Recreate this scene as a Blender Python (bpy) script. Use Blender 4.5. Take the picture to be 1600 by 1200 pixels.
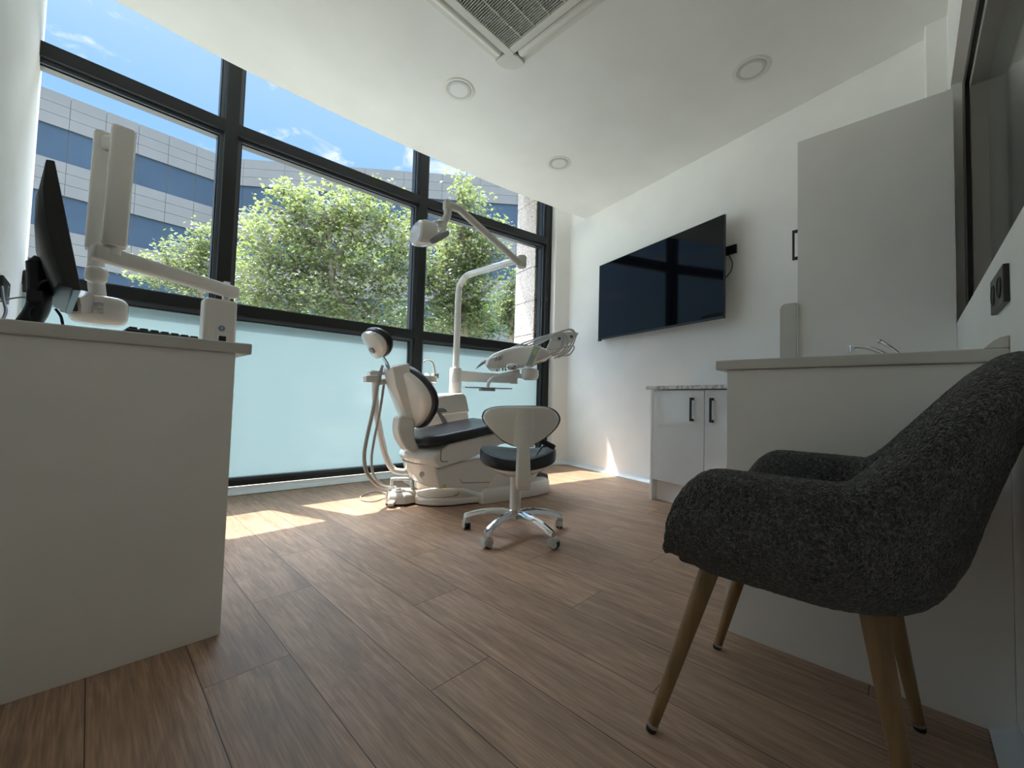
import bpy, bmesh, math, random
from mathutils import Vector, Matrix, noise
random.seed(7)
sin, cos, pi, R = math.sin, math.cos, math.pi, math.radians
sc = bpy.context.scene
for o in list(bpy.data.objects): bpy.data.objects.remove(o)

# ---------------------------------------------------------------- camera
F_PX = 637.48; PITCH = R(2.33); ROLL = R(1.603); YD = R(44.034); EYE = 0.68
_F = Vector((cos(YD), sin(YD), 0)); _R = Vector((sin(YD), -cos(YD), 0)); _Z = Vector((0, 0, 1))
c_f = _F*cos(PITCH) + _Z*sin(PITCH); _u = -_F*sin(PITCH) + _Z*cos(PITCH)
c_r = _R*cos(ROLL) + _u*sin(ROLL); c_u = -_R*sin(ROLL) + _u*cos(ROLL)
CAM = Vector((0, 0, EYE))
cd = bpy.data.cameras.new('camera'); cam = bpy.data.objects.new('camera', cd); sc.collection.objects.link(cam)
cd.sensor_width = 36; cd.lens = 36*F_PX/1600; cd.clip_start = 0.01; cd.clip_end = 300
m = Matrix((c_r, c_u, -c_f)).transposed().to_4x4(); m.translation = CAM; cam.matrix_world = m
sc.camera = cam

# ---------------------------------------------------------------- light
sc.view_settings.view_transform = 'Standard'; sc.view_settings.look = 'None'
sc.view_settings.exposure = 1.52; sc.view_settings.gamma = 1; sc.view_settings.use_curve_mapping = False
sc.cycles.use_denoising = True
sc.cycles.max_bounces = 14; sc.cycles.diffuse_bounces = 8; sc.cycles.transparent_max_bounces = 24
sc.cycles.sample_clamp_indirect = 8
SUN_EL = R(63.4); SUN_H = Vector((0.352, -0.936, 0)).normalized()      # where the sunlight travels
sun_dir = (SUN_H*cos(SUN_EL) - _Z*sin(SUN_EL)).normalized()
sl = bpy.data.lights.new('sun', 'SUN'); sl.energy = 5.6; sl.angle = R(0.55); sl.color = (1.0, 0.93, 0.82)
so = bpy.data.objects.new('sun', sl); sc.collection.objects.link(so); so.location = (-3, 12, 20)
so.rotation_euler = sun_dir.to_track_quat('-Z', 'Y').to_euler()

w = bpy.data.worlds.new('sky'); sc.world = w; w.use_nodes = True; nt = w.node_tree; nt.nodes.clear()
def N(nt, typ, **k):
    n = nt.nodes.new(typ)
    for a, b in k.items(): setattr(n, a, b)
    return n
def math_node(nt, op, a, b=None, c=None, clamp=False):
    n = N(nt, 'ShaderNodeMath', operation=op, use_clamp=clamp)
    for i, v in enumerate((a, b, c)):
        if v is None: continue
        if hasattr(v, 'is_linked') or isinstance(v, bpy.types.NodeSocket): nt.links.new(v, n.inputs[i])
        else: n.inputs[i].default_value = v
    return n.outputs[0]
def ramp(nt, fac, stops):
    n = N(nt, 'ShaderNodeValToRGB'); nt.links.new(fac, n.inputs[0]); cr = n.color_ramp
    while len(cr.elements) < len(stops): cr.elements.new(0.5)
    for e, (p, c) in zip(cr.elements, stops): e.position = p; e.color = (*c, 1) if len(c) == 3 else c
    return n.outputs[0]
def mixc(nt, fac, a, b, mode='MIX'):
    n = N(nt, 'ShaderNodeMix', data_type='RGBA', blend_type=mode)
    for i, v in ((0, fac), (6, a), (7, b)):
        if isinstance(v, bpy.types.NodeSocket): nt.links.new(v, n.inputs[i])
        elif i == 0: n.inputs[0].default_value = v
        else: n.inputs[i].default_value = (*v, 1)
    return n.outputs[2]
tc = N(nt, 'ShaderNodeTexCoord'); sep = N(nt, 'ShaderNodeSeparateXYZ'); nt.links.new(tc.outputs['Generated'], sep.inputs[0])
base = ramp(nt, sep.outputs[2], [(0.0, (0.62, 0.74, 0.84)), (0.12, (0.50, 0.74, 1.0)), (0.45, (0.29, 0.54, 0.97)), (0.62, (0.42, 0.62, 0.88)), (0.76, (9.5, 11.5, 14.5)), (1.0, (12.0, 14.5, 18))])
mp = N(nt, 'ShaderNodeMapping'); mp.inputs['Scale'].default_value = (5, 3, 11); nt.links.new(tc.outputs['Generated'], mp.inputs[0])
nz = N(nt, 'ShaderNodeTexNoise'); nz.inputs['Scale'].default_value = 1.6; nz.inputs['Detail'].default_value = 9; nz.inputs['Roughness'].default_value = 0.62; nz.inputs['Distortion'].default_value = 0.5
nt.links.new(mp.outputs[0], nz.inputs['Vector'])
cl = ramp(nt, nz.outputs[0], [(0.57, (0, 0, 0)), (0.72, (1, 1, 1))])
skyc = mixc(nt, cl, base, (0.95, 0.97, 1.0))
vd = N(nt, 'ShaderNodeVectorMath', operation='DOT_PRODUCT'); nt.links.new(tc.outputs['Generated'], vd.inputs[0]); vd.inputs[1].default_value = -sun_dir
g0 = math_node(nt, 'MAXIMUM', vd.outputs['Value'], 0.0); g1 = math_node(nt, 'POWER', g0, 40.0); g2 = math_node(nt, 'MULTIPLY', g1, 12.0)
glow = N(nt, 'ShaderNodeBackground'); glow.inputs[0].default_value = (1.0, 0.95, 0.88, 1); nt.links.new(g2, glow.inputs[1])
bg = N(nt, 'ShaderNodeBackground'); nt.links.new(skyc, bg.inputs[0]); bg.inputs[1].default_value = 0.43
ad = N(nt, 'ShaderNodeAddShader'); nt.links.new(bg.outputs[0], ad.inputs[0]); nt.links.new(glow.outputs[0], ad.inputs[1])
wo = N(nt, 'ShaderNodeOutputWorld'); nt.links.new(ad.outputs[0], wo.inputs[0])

# ---------------------------------------------------------------- helpers
def ray(x, y): return c_f + c_r*((x-800)/F_PX) - c_u*((y-600)/F_PX)
def ground(x, y, z=0.0):
    d = ray(x, y); return CAM + d*((z-EYE)/d.z)
def depth(x, y, t): return CAM + ray(x, y)*t
def plane(x, y, n, c):
    d = ray(x, y); return CAM + d*((c-n.dot(CAM))/n.dot(d))
class Frame:                     # a vertical working plane: a along, w across (away), z up
    def __init__(s, ox, oy, ang):
        s.O = Vector((ox, oy, 0)); s.U = Vector((cos(R(ang)), sin(R(ang)), 0)); s.V = Vector((-sin(R(ang)), cos(R(ang)), 0))
    def W(s, a, w, z): return s.O + s.U*a + s.V*w + Vector((0, 0, z))
    def px(s, x, y, w=0.0):
        p = plane(x, y, s.V, s.V.dot(s.O)+w); return ((p-s.O).dot(s.U), p.z)
    def P(s, x, y, w=0.0): a, z = s.px(x, y, w); return s.W(a, w, z)
def setp(o, label=None, cat=None, group=None, kind=None):
    if label: o['label'] = label
    if cat: o['category'] = cat
    if group: o['group'] = group
    if kind: o['kind'] = kind
    return o
def empty(name, loc, label=None, cat=None, group=None, kind=None):
    loc = Vector((*loc, 0)[:3]); o = bpy.data.objects.new(name, None); sc.collection.objects.link(o); o.location = loc; o.empty_display_size = 0.05
    o['_w'] = list(loc)
    return setp(o, label, cat, group, kind)
def mk(name, bm, mat, parent=None, bevel=0.0, seg=3, smooth=35, sub=0, label=None, org=None):
    bmesh.ops.recalc_face_normals(bm, faces=bm.faces)
    loc = Vector(org) if org is not None else Vector((0, 0, 0))
    if org is not None: bmesh.ops.translate(bm, verts=bm.verts, vec=-loc)
    po = Vector(parent['_w']) if parent is not None and '_w' in parent.keys() else Vector((0, 0, 0))
    me = bpy.data.meshes.new(name); bm.to_mesh(me); bm.free()
    o = bpy.data.objects.new(name, me); sc.collection.objects.link(o)
    o['_w'] = list(loc)
    if parent is not None: o.parent = parent; o.location = loc - po
    else: o.location = loc
    for mm in (mat if isinstance(mat, (list, tuple)) else [mat]): me.materials.append(mm)
    if smooth:
        me.polygons.foreach_set('use_smooth', [True]*len(me.polygons)); me.set_sharp_from_angle(angle=R(smooth))
    if bevel:
        b = o.modifiers.new('bevel', 'BEVEL'); b.width = bevel; b.segments = seg; b.limit_method = 'ANGLE'; b.angle_limit = R(35); b.use_clamp_overlap = True
        if smooth: me.polygons.foreach_set('use_smooth', [True]*len(me.polygons)); me.set_sharp_from_angle(angle=R(50)); b.harden_normals = True
    if sub: s = o.modifiers.new('sub', 'SUBSURF'); s.levels = s.render_levels = sub
    if label: o['label'] = label
    return o
def B(): return bmesh.new()
def hull_box(bm, pts8):
    v = [bm.verts.new(p) for p in pts8]
    for f in ((0,1,2,3),(7,6,5,4),(0,4,5,1),(1,5,6,2),(2,6,7,3),(3,7,4,0)): bm.faces.new([v[i] for i in f])
def box(bm, x0, x1, y0, y1, z0, z1, fr=None):
    c = [(x0,y0,z0),(x1,y0,z0),(x1,y1,z0),(x0,y1,z0),(x0,y0,z1),(x1,y0,z1),(x1,y1,z1),(x0,y1,z1)]
    hull_box(bm, [fr.W(*p) if fr else Vector(p) for p in c])
def prism(bm, pts, w0, w1, fr):          # pts (a,z) extruded across w
    a = [bm.verts.new(fr.W(p[0], w0, p[1])) for p in pts]; b = [bm.verts.new(fr.W(p[0], w1, p[1])) for p in pts]
    n = len(pts); bm.faces.new(a); bm.faces.new(b[::-1])
    for i in range(n): bm.faces.new((a[i], b[i], b[(i+1) % n], a[(i+1) % n]))
def slab(bm, pts, z0, z1):               # pts (x,y) extruded up
    a = [bm.verts.new((p[0], p[1], z0)) for p in pts]; b = [bm.verts.new((p[0], p[1], z1)) for p in pts]
    n = len(pts); bm.faces.new(a[::-1]); bm.faces.new(b)
    for i in range(n): bm.faces.new((a[i], a[(i+1) % n], b[(i+1) % n], b[i]))
def loft(bm, rings, close=True, caps=True):
    vs = [[bm.verts.new(p) for p in r] for r in rings]
    for a, b in zip(vs, vs[1:]):
        n = len(a)
        for i in range(n if close else n-1):
            j = (i+1) % n
            try: bm.faces.new((a[i], a[j], b[j], b[i]))
            except ValueError: pass
    if caps: bm.faces.new(vs[0][::-1]); bm.faces.new(vs[-1])
def catmull(pts, k=6):
    pts = [Vector(p) for p in pts]; out = []
    for i in range(len(pts)-1):
        p0 = pts[max(i-1, 0)]; p1 = pts[i]; p2 = pts[i+1]; p3 = pts[min(i+2, len(pts)-1)]
        for j in range(k):
            t = j/k; out.append(0.5*((2*p1)+(p2-p0)*t+(2*p0-5*p1+4*p2-p3)*t*t+(3*p1-p0-3*p2+p3)*t*t*t))
    out.append(pts[-1]); return out
def tube(bm, pts, r, seg=12, k=6, flat=1.0, up=None):
    P = catmull(pts, k) if k > 1 and len(pts) > 2 else [Vector(p) for p in pts]
    n = len(P); rad = (lambda t: r) if not callable(r) else r
    rings = []; prev = None
    for i, p in enumerate(P):
        t = (P[min(i+1, n-1)]-P[max(i-1, 0)]).normalized()
        if prev is None:
            a = Vector(up) if up else (Vector((0, 0, 1)) if abs(t.z) < 0.9 else Vector((1, 0, 0)))
        else: a = prev
        a = (a - t*a.dot(t)).normalized(); prev = a; b = t.cross(a)
        rr = rad(i/(n-1)); rings.append([p+a*cos(2*pi*s/seg)*rr+b*sin(2*pi*s/seg)*rr*flat for s in range(seg)])
    loft(bm, rings)
def cyl(bm, p0, p1, r0, r1=None, seg=24): 
    r1 = r0 if r1 is None else r1
    tube(bm, [p0, p1], lambda t: r0+(r1-r0)*t, seg=seg, k=1)
def lathe(bm, c, prof, seg=32, axis=None):
    c = Vector(c); ax = Vector(axis).normalized() if axis else Vector((0, 0, 1))
    a = ax.orthogonal().normalized(); b = ax.cross(a)
    loft(bm, [[c+ax*h+(a*cos(2*pi*s/seg)+b*sin(2*pi*s/seg))*max(r, 1e-4) for s in range(seg)] for r, h in prof])
def ellipsoid(bm, c, ex, ey, ez, nu=20, nv=12, p=1.0):
    c = Vector(c); ex, ey, ez = Vector(ex), Vector(ey), Vector(ez)
    def sp(v): return math.copysign(abs(v)**p, v)
    rings = []
    for i in range(1, nv):
        f = -pi/2+pi*i/nv
        rings.append([c+ex*sp(cos(f))*sp(cos(2*pi*j/nu))+ey*sp(cos(f))*sp(sin(2*pi*j/nu))+ez*sp(sin(f)) for j in range(nu)])
    loft(bm, rings)

# ---------------------------------------------------------------- materials
def pmat(name, col, rough=0.5, metal=0.0, spec=0.5, coat=0.0, bump=None, trans=0.0, emit=None, var=0.0, vscale=3.0):
    m = bpy.data.materials.new(name); m.use_nodes = True; nt = m.node_tree; p = nt.nodes['Principled BSDF']
    p.inputs['Base Color'].default_value = (*col, 1); p.inputs['Roughness'].default_value = rough; p.inputs['Metallic'].default_value = metal
    p.inputs['Specular IOR Level'].default_value = spec; p.inputs['Coat Weight'].default_value = coat; p.inputs['Coat Roughness'].default_value = 0.05
    p.inputs['Transmission Weight'].default_value = trans
    if emit: p.inputs['Emission Color'].default_value = (*emit[0], 1); p.inputs['Emission Strength'].default_value = emit[1]
    tc = N(nt, 'ShaderNodeTexCoord')
    n1 = N(nt, 'ShaderNodeTexNoise'); n1.inputs['Scale'].default_value = vscale; n1.inputs['Detail'].default_value = 4
    nt.links.new(tc.outputs['Object'], n1.inputs['Vector'])
    v = var if var else 0.03
    lo = tuple(max(c*(1-v), 0) for c in col); hi = tuple(min(c*(1+v), 1) for c in col)
    nt.links.new(ramp(nt, n1.outputs[0], [(0.3, lo), (0.7, hi)]), p.inputs['Base Color'])
    if bump:
        n2 = N(nt, 'ShaderNodeTexNoise'); n2.inputs['Scale'].default_value = bump[0]; n2.inputs['Detail'].default_value = 5
        nt.links.new(tc.outputs['Object'], n2.inputs['Vector'])
        b = N(nt, 'ShaderNodeBump'); b.inputs['Strength'].default_value = bump[1]; b.inputs['Distance'].default_value = bump[2]
        nt.links.new(n2.outputs[0], b.inputs['Height']); nt.links.new(b.outputs[0], p.inputs['Normal'])
    return m
M = {}
M['wall'] = pmat('wall_paint', (0.90, 0.885, 0.855), 0.62, bump=(220, 0.06, 0.002), spec=0.3)
M['ceil'] = pmat('ceiling_paint', (0.83, 0.815, 0.78), 0.5, bump=(160, 0.04, 0.002), spec=0.35)
M['lam'] = pmat('white_laminate', (0.86, 0.84, 0.81), 0.35, bump=(300, 0.03, 0.001))
M['gloss'] = pmat('gloss_white', (0.80, 0.80, 0.80), 0.08, coat=0.6)
M['slabtop'] = pmat('worktop_stone', (0.62, 0.60, 0.56), 0.4)
M['plastic'] = pmat('white_enamel', (0.82, 0.79, 0.74), 0.18, coat=0.5)
M['plastic2'] = pmat('white_matte_plastic', (0.76, 0.74, 0.70), 0.4)
M['grey'] = pmat('grey_plastic', (0.33, 0.33, 0.32), 0.4)
M['lgrey'] = pmat('light_grey_plastic', (0.52, 0.52, 0.50), 0.35)
M['dgrey'] = pmat('dark_grey_plastic', (0.10, 0.10, 0.10), 0.4)
M['vinyl'] = pmat('black_vinyl', (0.014, 0.016, 0.022), 0.33, bump=(400, 0.08, 0.001))
M['vent_pad'] = pmat('grey_rubber', (0.10, 0.10, 0.09), 0.6)
M['black'] = pmat('black_plastic', (0.012, 0.012, 0.013), 0.35)
M['rubber'] = pmat('black_rubber', (0.02, 0.02, 0.02), 0.6)
M['frame'] = pmat('anodised_dark_frame', (0.012, 0.014, 0.015), 0.42, spec=0.35)
M['gasket'] = pmat('grey_glazing_bead', (0.075, 0.09, 0.105), 0.35)
M['chrome'] = pmat('chrome', (0.80, 0.80, 0.82), 0.07, metal=1.0)
M['steel'] = pmat('brushed_steel', (0.60, 0.60, 0.60), 0.25, metal=1.0)
M['cove'] = pmat('vinyl_skirting', (0.74, 0.78, 0.80), 0.4)
M['screen'] = pmat('tv_screen', (0.003, 0.004, 0.006), 0.05, spec=0.16)
M['hose'] = pmat('grey_hose', (0.42, 0.40, 0.37), 0.45)
M['cable'] = pmat('black_cable', (0.015, 0.015, 0.02), 0.5)
M['win_grey'] = pmat('beige_grey_frame', (0.40, 0.38, 0.35), 0.5)
M['film'] = pmat('grey_glass_film', (0.17, 0.18, 0.165), 0.12, coat=0.4)
M['lcd'] = pmat('lcd_panel', (0.45, 0.55, 0.50), 0.2)
M['lcd2'] = pmat('lcd_green', (0.55, 0.75, 0.35), 0.2)
M['paper'] = pmat('printed_label', (0.62, 0.62, 0.60), 0.6, var=0.35, vscale=60)
M['vent_dark'] = pmat('dark_vent_cavity', (0.03, 0.028, 0.026), 0.8)
M['cream'] = pmat('cream_plastic', (0.72, 0.70, 0.64), 0.45)
M['diff'] = pmat('lamp_diffuser', (0.74, 0.73, 0.705), 0.4)
M['concrete'] = pmat('exterior_paving', (0.26, 0.26, 0.22), 0.9, var=0.15, vscale=1.0)
M['bark'] = pmat('tree_bark', (0.25, 0.21, 0.16), 0.9, var=0.4, vscale=9, bump=(30, 0.6, 0.02))
M['pink'] = pmat('warning_label', (0.75, 0.45, 0.08), 0.5)
M['blue'] = pmat('badge_blue', (0.16, 0.22, 0.34), 0.4)

def wood_leg():
    m = pmat('oak_leg', (0.30, 0.185, 0.085), 0.45); nt = m.node_tree; p = nt.nodes['Principled BSDF']
    tc = N(nt, 'ShaderNodeTexCoord'); mp = N(nt, 'ShaderNodeMapping'); mp.inputs['Scale'].default_value = (60, 60, 4); nt.links.new(tc.outputs['Object'], mp.inputs[0])
    n = N(nt, 'ShaderNodeTexNoise'); n.inputs['Scale'].default_value = 1; n.inputs['Detail'].default_value = 5; nt.links.new(mp.outputs[0], n.inputs['Vector'])
    nt.links.new(ramp(nt, n.outputs[0], [(0.3, (0.19, 0.115, 0.05)), (0.7, (0.32, 0.20, 0.095))]), p.inputs['Base Color']); return m
M['leg'] = wood_leg()

def floor_mat():
    m = bpy.data.materials.new('plank_floor'); m.use_nodes = True; nt = m.node_tree; p = nt.nodes['Principled BSDF']
    tc = N(nt, 'ShaderNodeTexCoord'); s = N(nt, 'ShaderNodeSeparateXYZ'); nt.links.new(tc.outputs['Object'], s.inputs[0])
    x, y = s.outputs[0], s.outputs[1]; mn = lambda *a, **k: math_node(nt, *a, **k)
    kx = mn('DIVIDE', mn('SUBTRACT', x, 0.0265), 0.1862); k = mn('FLOOR', kx); fx = mn('FRACT', kx)
    yy = mn('DIVIDE', mn('SUBTRACT', mn('SUBTRACT', y, 0.801), mn('MULTIPLY', k, 0.365)), 1.095); j = mn('FLOOR', yy); fy = mn('FRACT', yy)
    ex = mn('MULTIPLY', mn('MINIMUM', fx, mn('SUBTRACT', 1.0, fx)), 0.1862); ey = mn('MULTIPLY', mn('MINIMUM', fy, mn('SUBTRACT', 1.0, fy)), 1.095)
    e = mn('MINIMUM', ex, ey); seam = mn('LESS_THAN', e, 0.0011)
    pid = mn('ADD', mn('MULTIPLY', k, 17.31), mn('MULTIPLY', j, 31.7))
    wn = N(nt, 'ShaderNodeTexWhiteNoise', noise_dimensions='1D'); nt.links.new(pid, wn.inputs['W'])
    off = mn('MULTIPLY', wn.outputs['Value'], 40.0)
    def vec(sx, sy):
        c = N(nt, 'ShaderNodeCombineXYZ'); nt.links.new(mn('MULTIPLY', x, sx), c.inputs[0]); nt.links.new(mn('MULTIPLY', y, sy), c.inputs[1]); nt.links.new(off, c.inputs[2]); return c.outputs[0]
    g1 = N(nt, 'ShaderNodeTexNoise'); g1.inputs['Scale'].default_value = 1; g1.inputs['Detail'].default_value = 8; g1.inputs['Roughness'].default_value = 0.62; g1.inputs['Distortion'].default_value = 0.9; nt.links.new(vec(42, 3.2), g1.inputs['Vector'])
    g2 = N(nt, 'ShaderNodeTexNoise'); g2.inputs['Scale'].default_value = 1; g2.inputs['Detail'].default_value = 3; g2.inputs['Distortion'].default_value = 1.4; nt.links.new(vec(7, 1.3), g2.inputs['Vector'])
    g3 = N(nt, 'ShaderNodeTexNoise'); g3.inputs['Scale'].default_value = 1; g3.inputs['Detail'].default_value = 4; nt.links.new(vec(230, 9), g3.inputs['Vector'])
    # growth rings: sine of a stretched noise field
    ring = mn('SINE', mn('MULTIPLY', g2.outputs[0], 62.0)); ring = mn('MULTIPLY_ADD', ring, 0.5, 0.5)
    c1 = ramp(nt, g1.outputs[0], [(0.25, (0.30, 0.195, 0.135)), (0.5, (0.44, 0.295, 0.205)), (0.75, (0.55, 0.385, 0.275))])
    c2 = ramp(nt, g2.outputs[0], [(0.3, (0.82, 0.79, 0.77)), (0.6, (1.05, 1.02, 1.0))])
    c = mixc(nt, 0.85, c1, c2, 'MULTIPLY')
    c = mixc(nt, 0.14, c, ramp(nt, ring, [(0.0, (0.45, 0.42, 0.40)), (0.6, (1.15, 1.12, 1.1))]), 'MULTIPLY')
    c = mixc(nt, 0.5, c, ramp(nt, g3.outputs[0], [(0.38, (0.60, 0.57, 0.54)), (0.62, (1.16, 1.15, 1.14))]), 'MULTIPLY')
    c = mixc(nt, 1.0, c, ramp(nt, wn.outputs['Value'], [(0.0, (0.92, 0.91, 0.90)), (1.0, (1.08, 1.07, 1.06))]), 'MULTIPLY')
    c = mixc(nt, seam, c, (0.06, 0.035, 0.024))
    nt.links.new(c, p.inputs['Base Color'])
    nt.links.new(ramp(nt, g1.outputs[0], [(0.2, (0.40,)*3), (0.8, (0.54,)*3)]), p.inputs['Roughness'])
    p.inputs['Specular IOR Level'].default_value = 0.5
    h = mn('MULTIPLY', mn('MINIMUM', e, 0.003), 300.0); h = mn('ADD', h, mn('MULTIPLY', g3.outputs[0], 0.10))
    b = N(nt, 'ShaderNodeBump'); b.inputs['Strength'].default_value = 0.35; b.inputs['Distance'].default_value = 0.0012
    nt.links.new(h, b.inputs['Height']); nt.links.new(b.outputs[0], p.inputs['Normal']); return m
M['floor'] = floor_mat()

def boucle():
    m = bpy.data.materials.new('boucle_fabric'); m.use_nodes = True; nt = m.node_tree; p = nt.nodes['Principled BSDF']
    tc = N(nt, 'ShaderNodeTexCoord')
    v = N(nt, 'ShaderNodeTexVoronoi'); v.inputs['Scale'].default_value = 300; nt.links.new(tc.outputs['Object'], v.inputs['Vector'])
    n = N(nt, 'ShaderNodeTexNoise'); n.inputs['Scale'].default_value = 190; n.inputs['Detail'].default_value = 6; n.inputs['Distortion'].default_value = 1.0; nt.links.new(tc.outputs['Object'], n.inputs['Vector'])
    h = math_node(nt, 'ADD', math_node(nt, 'MULTIPLY', v.outputs['Distance'], -0.9), math_node(nt, 'MULTIPLY', n.outputs[0], 1.4))
    c = ramp(nt, n.outputs[0], [(0.32, (0.016, 0.0155, 0.0145)), (0.52, (0.072, 0.070, 0.064)), (0.66, (0.19, 0.185, 0.17))])
    nt.links.new(c, p.inputs['Base Color']); p.inputs['Roughness'].default_value = 0.95; p.inputs['Specular IOR Level'].default_value = 0.1
    p.inputs['Sheen Weight'].default_value = 0.25; p.inputs['Sheen Roughness'].default_value = 0.6
    b = N(nt, 'ShaderNodeBump'); b.inputs['Strength'].default_value = 1.0; b.inputs['Distance'].default_value = 0.006
    nt.links.new(h, b.inputs['Height']); nt.links.new(b.outputs[0], p.inputs['Normal']); return m
M['boucle'] = boucle()

def glass(name, tint=(0.94, 0.97, 0.97), refl=0.055):
    m = bpy.data.materials.new(name); m.use_nodes = True; nt = m.node_tree; nt.nodes.clear()
    t = N(nt, 'ShaderNodeBsdfTransparent'); t.inputs[0].default_value = (*tint, 1)
    g = N(nt, 'ShaderNodeBsdfGlossy'); g.inputs['Roughness'].default_value = 0.0; g.inputs[0].default_value = (1, 1, 1, 1)
    lw = N(nt, 'ShaderNodeLayerWeight'); lw.inputs[0].default_value = 0.12
    n = N(nt, 'ShaderNodeTexNoise'); n.inputs['Scale'].default_value = 2.5
    f = math_node(nt, 'ADD', math_node(nt, 'MULTIPLY', lw.outputs['Fresnel'], 0.35), math_node(nt, 'MULTIPLY', n.outputs[0], refl*0.5))
    mx = N(nt, 'ShaderNodeMixShader'); nt.links.new(f, mx.inputs[0]); nt.links.new(t.outputs[0], mx.inputs[1]); nt.links.new(g.outputs[0], mx.inputs[2])
    o = N(nt, 'ShaderNodeOutputMaterial'); nt.links.new(mx.outputs[0], o.inputs[0]); return m
M['glass'] = glass('window_glass')
def frosted():
    m = bpy.data.materials.new('frosted_film_glass'); m.use_nodes = True; nt = m.node_tree; nt.nodes.clear()
    tc = N(nt, 'ShaderNodeTexCoord'); n = N(nt, 'ShaderNodeTexNoise'); n.inputs['Scale'].default_value = 1.5; n.inputs['Detail'].default_value = 3; nt.links.new(tc.outputs['Object'], n.inputs['Vector'])
    c = ramp(nt, n.outputs[0], [(0.3, (0.095, 0.140, 0.150)), (0.7, (0.104, 0.150, 0.160))])
    t = N(nt, 'ShaderNodeBsdfTranslucent'); nt.links.new(c, t.inputs[0])
    d = N(nt, 'ShaderNodeBsdfDiffuse'); d.inputs[0].default_value = (0.58, 0.66, 0.68, 1)
    g = N(nt, 'ShaderNodeBsdfGlossy'); g.inputs['Roughness'].default_value = 0.12; g.inputs[0].default_value = (1, 1, 1, 1)
    m1 = N(nt, 'ShaderNodeMixShader'); m1.inputs[0].default_value = 0.25; nt.links.new(t.outputs[0], m1.inputs[1]); nt.links.new(d.outputs[0], m1.inputs[2])
    m2 = N(nt, 'ShaderNodeMixShader'); m2.inputs[0].default_value = 0.03; nt.links.new(m1.outputs[0], m2.inputs[1]); nt.links.new(g.outputs[0], m2.inputs[2])
    # faint creases of the film
    nn = N(nt, 'ShaderNodeTexNoise'); nn.inputs['Scale'].default_value = 1.1; nn.inputs['Detail'].default_value = 2; nt.links.new(tc.outputs['Object'], nn.inputs['Vector'])
    b = N(nt, 'ShaderNodeBump'); b.inputs['Strength'].default_value = 0.15; nt.links.new(nn.outputs[0], b.inputs['Height']); nt.links.new(b.outputs[0], g.inputs['Normal'])
    o = N(nt, 'ShaderNodeOutputMaterial'); nt.links.new(m2.outputs[0], o.inputs[0]); return m
M['frost'] = frosted()
def marble():
    m = pmat('marble_laminate', (0.7, 0.69, 0.67), 0.2); nt = m.node_tree; p = nt.nodes['Principled BSDF']
    tc = N(nt, 'ShaderNodeTexCoord'); n = N(nt, 'ShaderNodeTexNoise'); n.inputs['Scale'].default_value = 9; n.inputs['Detail'].default_value = 8; n.inputs['Distortion'].default_value = 2.2; nt.links.new(tc.outputs['Object'], n.inputs['Vector'])
    nt.links.new(ramp(nt, n.outputs[0], [(0.42, (0.70, 0.68, 0.65)), (0.5, (0.36, 0.33, 0.30)), (0.56, (0.72, 0.71, 0.68))]), p.inputs['Base Color']); return m
M['marble'] = marble()
def stone():
    m = pmat('bush_hammered_stone', (0.60, 0.52, 0.48), 0.9, var=0.15, vscale=40, bump=(38, 1.0, 0.05)); return m
M['stone'] = stone()
def leafmat(name, c1, c2, tcol):
    m = bpy.data.materials.new(name); m.use_nodes = True; nt = m.node_tree; nt.nodes.clear()
    g = N(nt, 'ShaderNodeNewGeometry')
    c = ramp(nt, g.outputs['Random Per Island'], [(0.0, c1), (1.0, c2)])
    c3 = ramp(nt, g.outputs['Random Per Island'], [(0.0, tuple(v*0.7 for v in tcol)), (1.0, tcol)])
    d = N(nt, 'ShaderNodeBsdfPrincipled'); nt.links.new(c, d.inputs['Base Color']); d.inputs['Roughness'].default_value = 0.38; d.inputs['Specular IOR Level'].default_value = 0.6
    t = N(nt, 'ShaderNodeBsdfTranslucent'); nt.links.new(c3, t.inputs[0])
    mx = N(nt, 'ShaderNodeMixShader'); mx.inputs[0].default_value = 0.5; nt.links.new(d.outputs[0], mx.inputs[1]); nt.links.new(t.outputs[0], mx.inputs[2])
    o = N(nt, 'ShaderNodeOutputMaterial'); nt.links.new(mx.outputs[0], o.inputs[0]); return m
M['leaf1'] = leafmat('plane_tree_leaf', (0.028, 0.046, 0.012), (0.090, 0.112, 0.040), (0.205, 0.245, 0.075))
M['leaf2'] = leafmat('dark_shrub_leaf', (0.02, 0.045, 0.012), (0.055, 0.10, 0.025), (0.07, 0.13, 0.025))
M['panelA'] = pmat('concrete_panel', (0.15, 0.143, 0.133), 0.85, var=0.06, vscale=0.6)
M['joint'] = pmat('panel_joint', (0.12, 0.12, 0.12), 0.9)
M['winA'] = pmat('blue_reflective_glass', (0.04, 0.06, 0.085), 0.25, spec=0.3, var=0.12, vscale=0.4)

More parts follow.
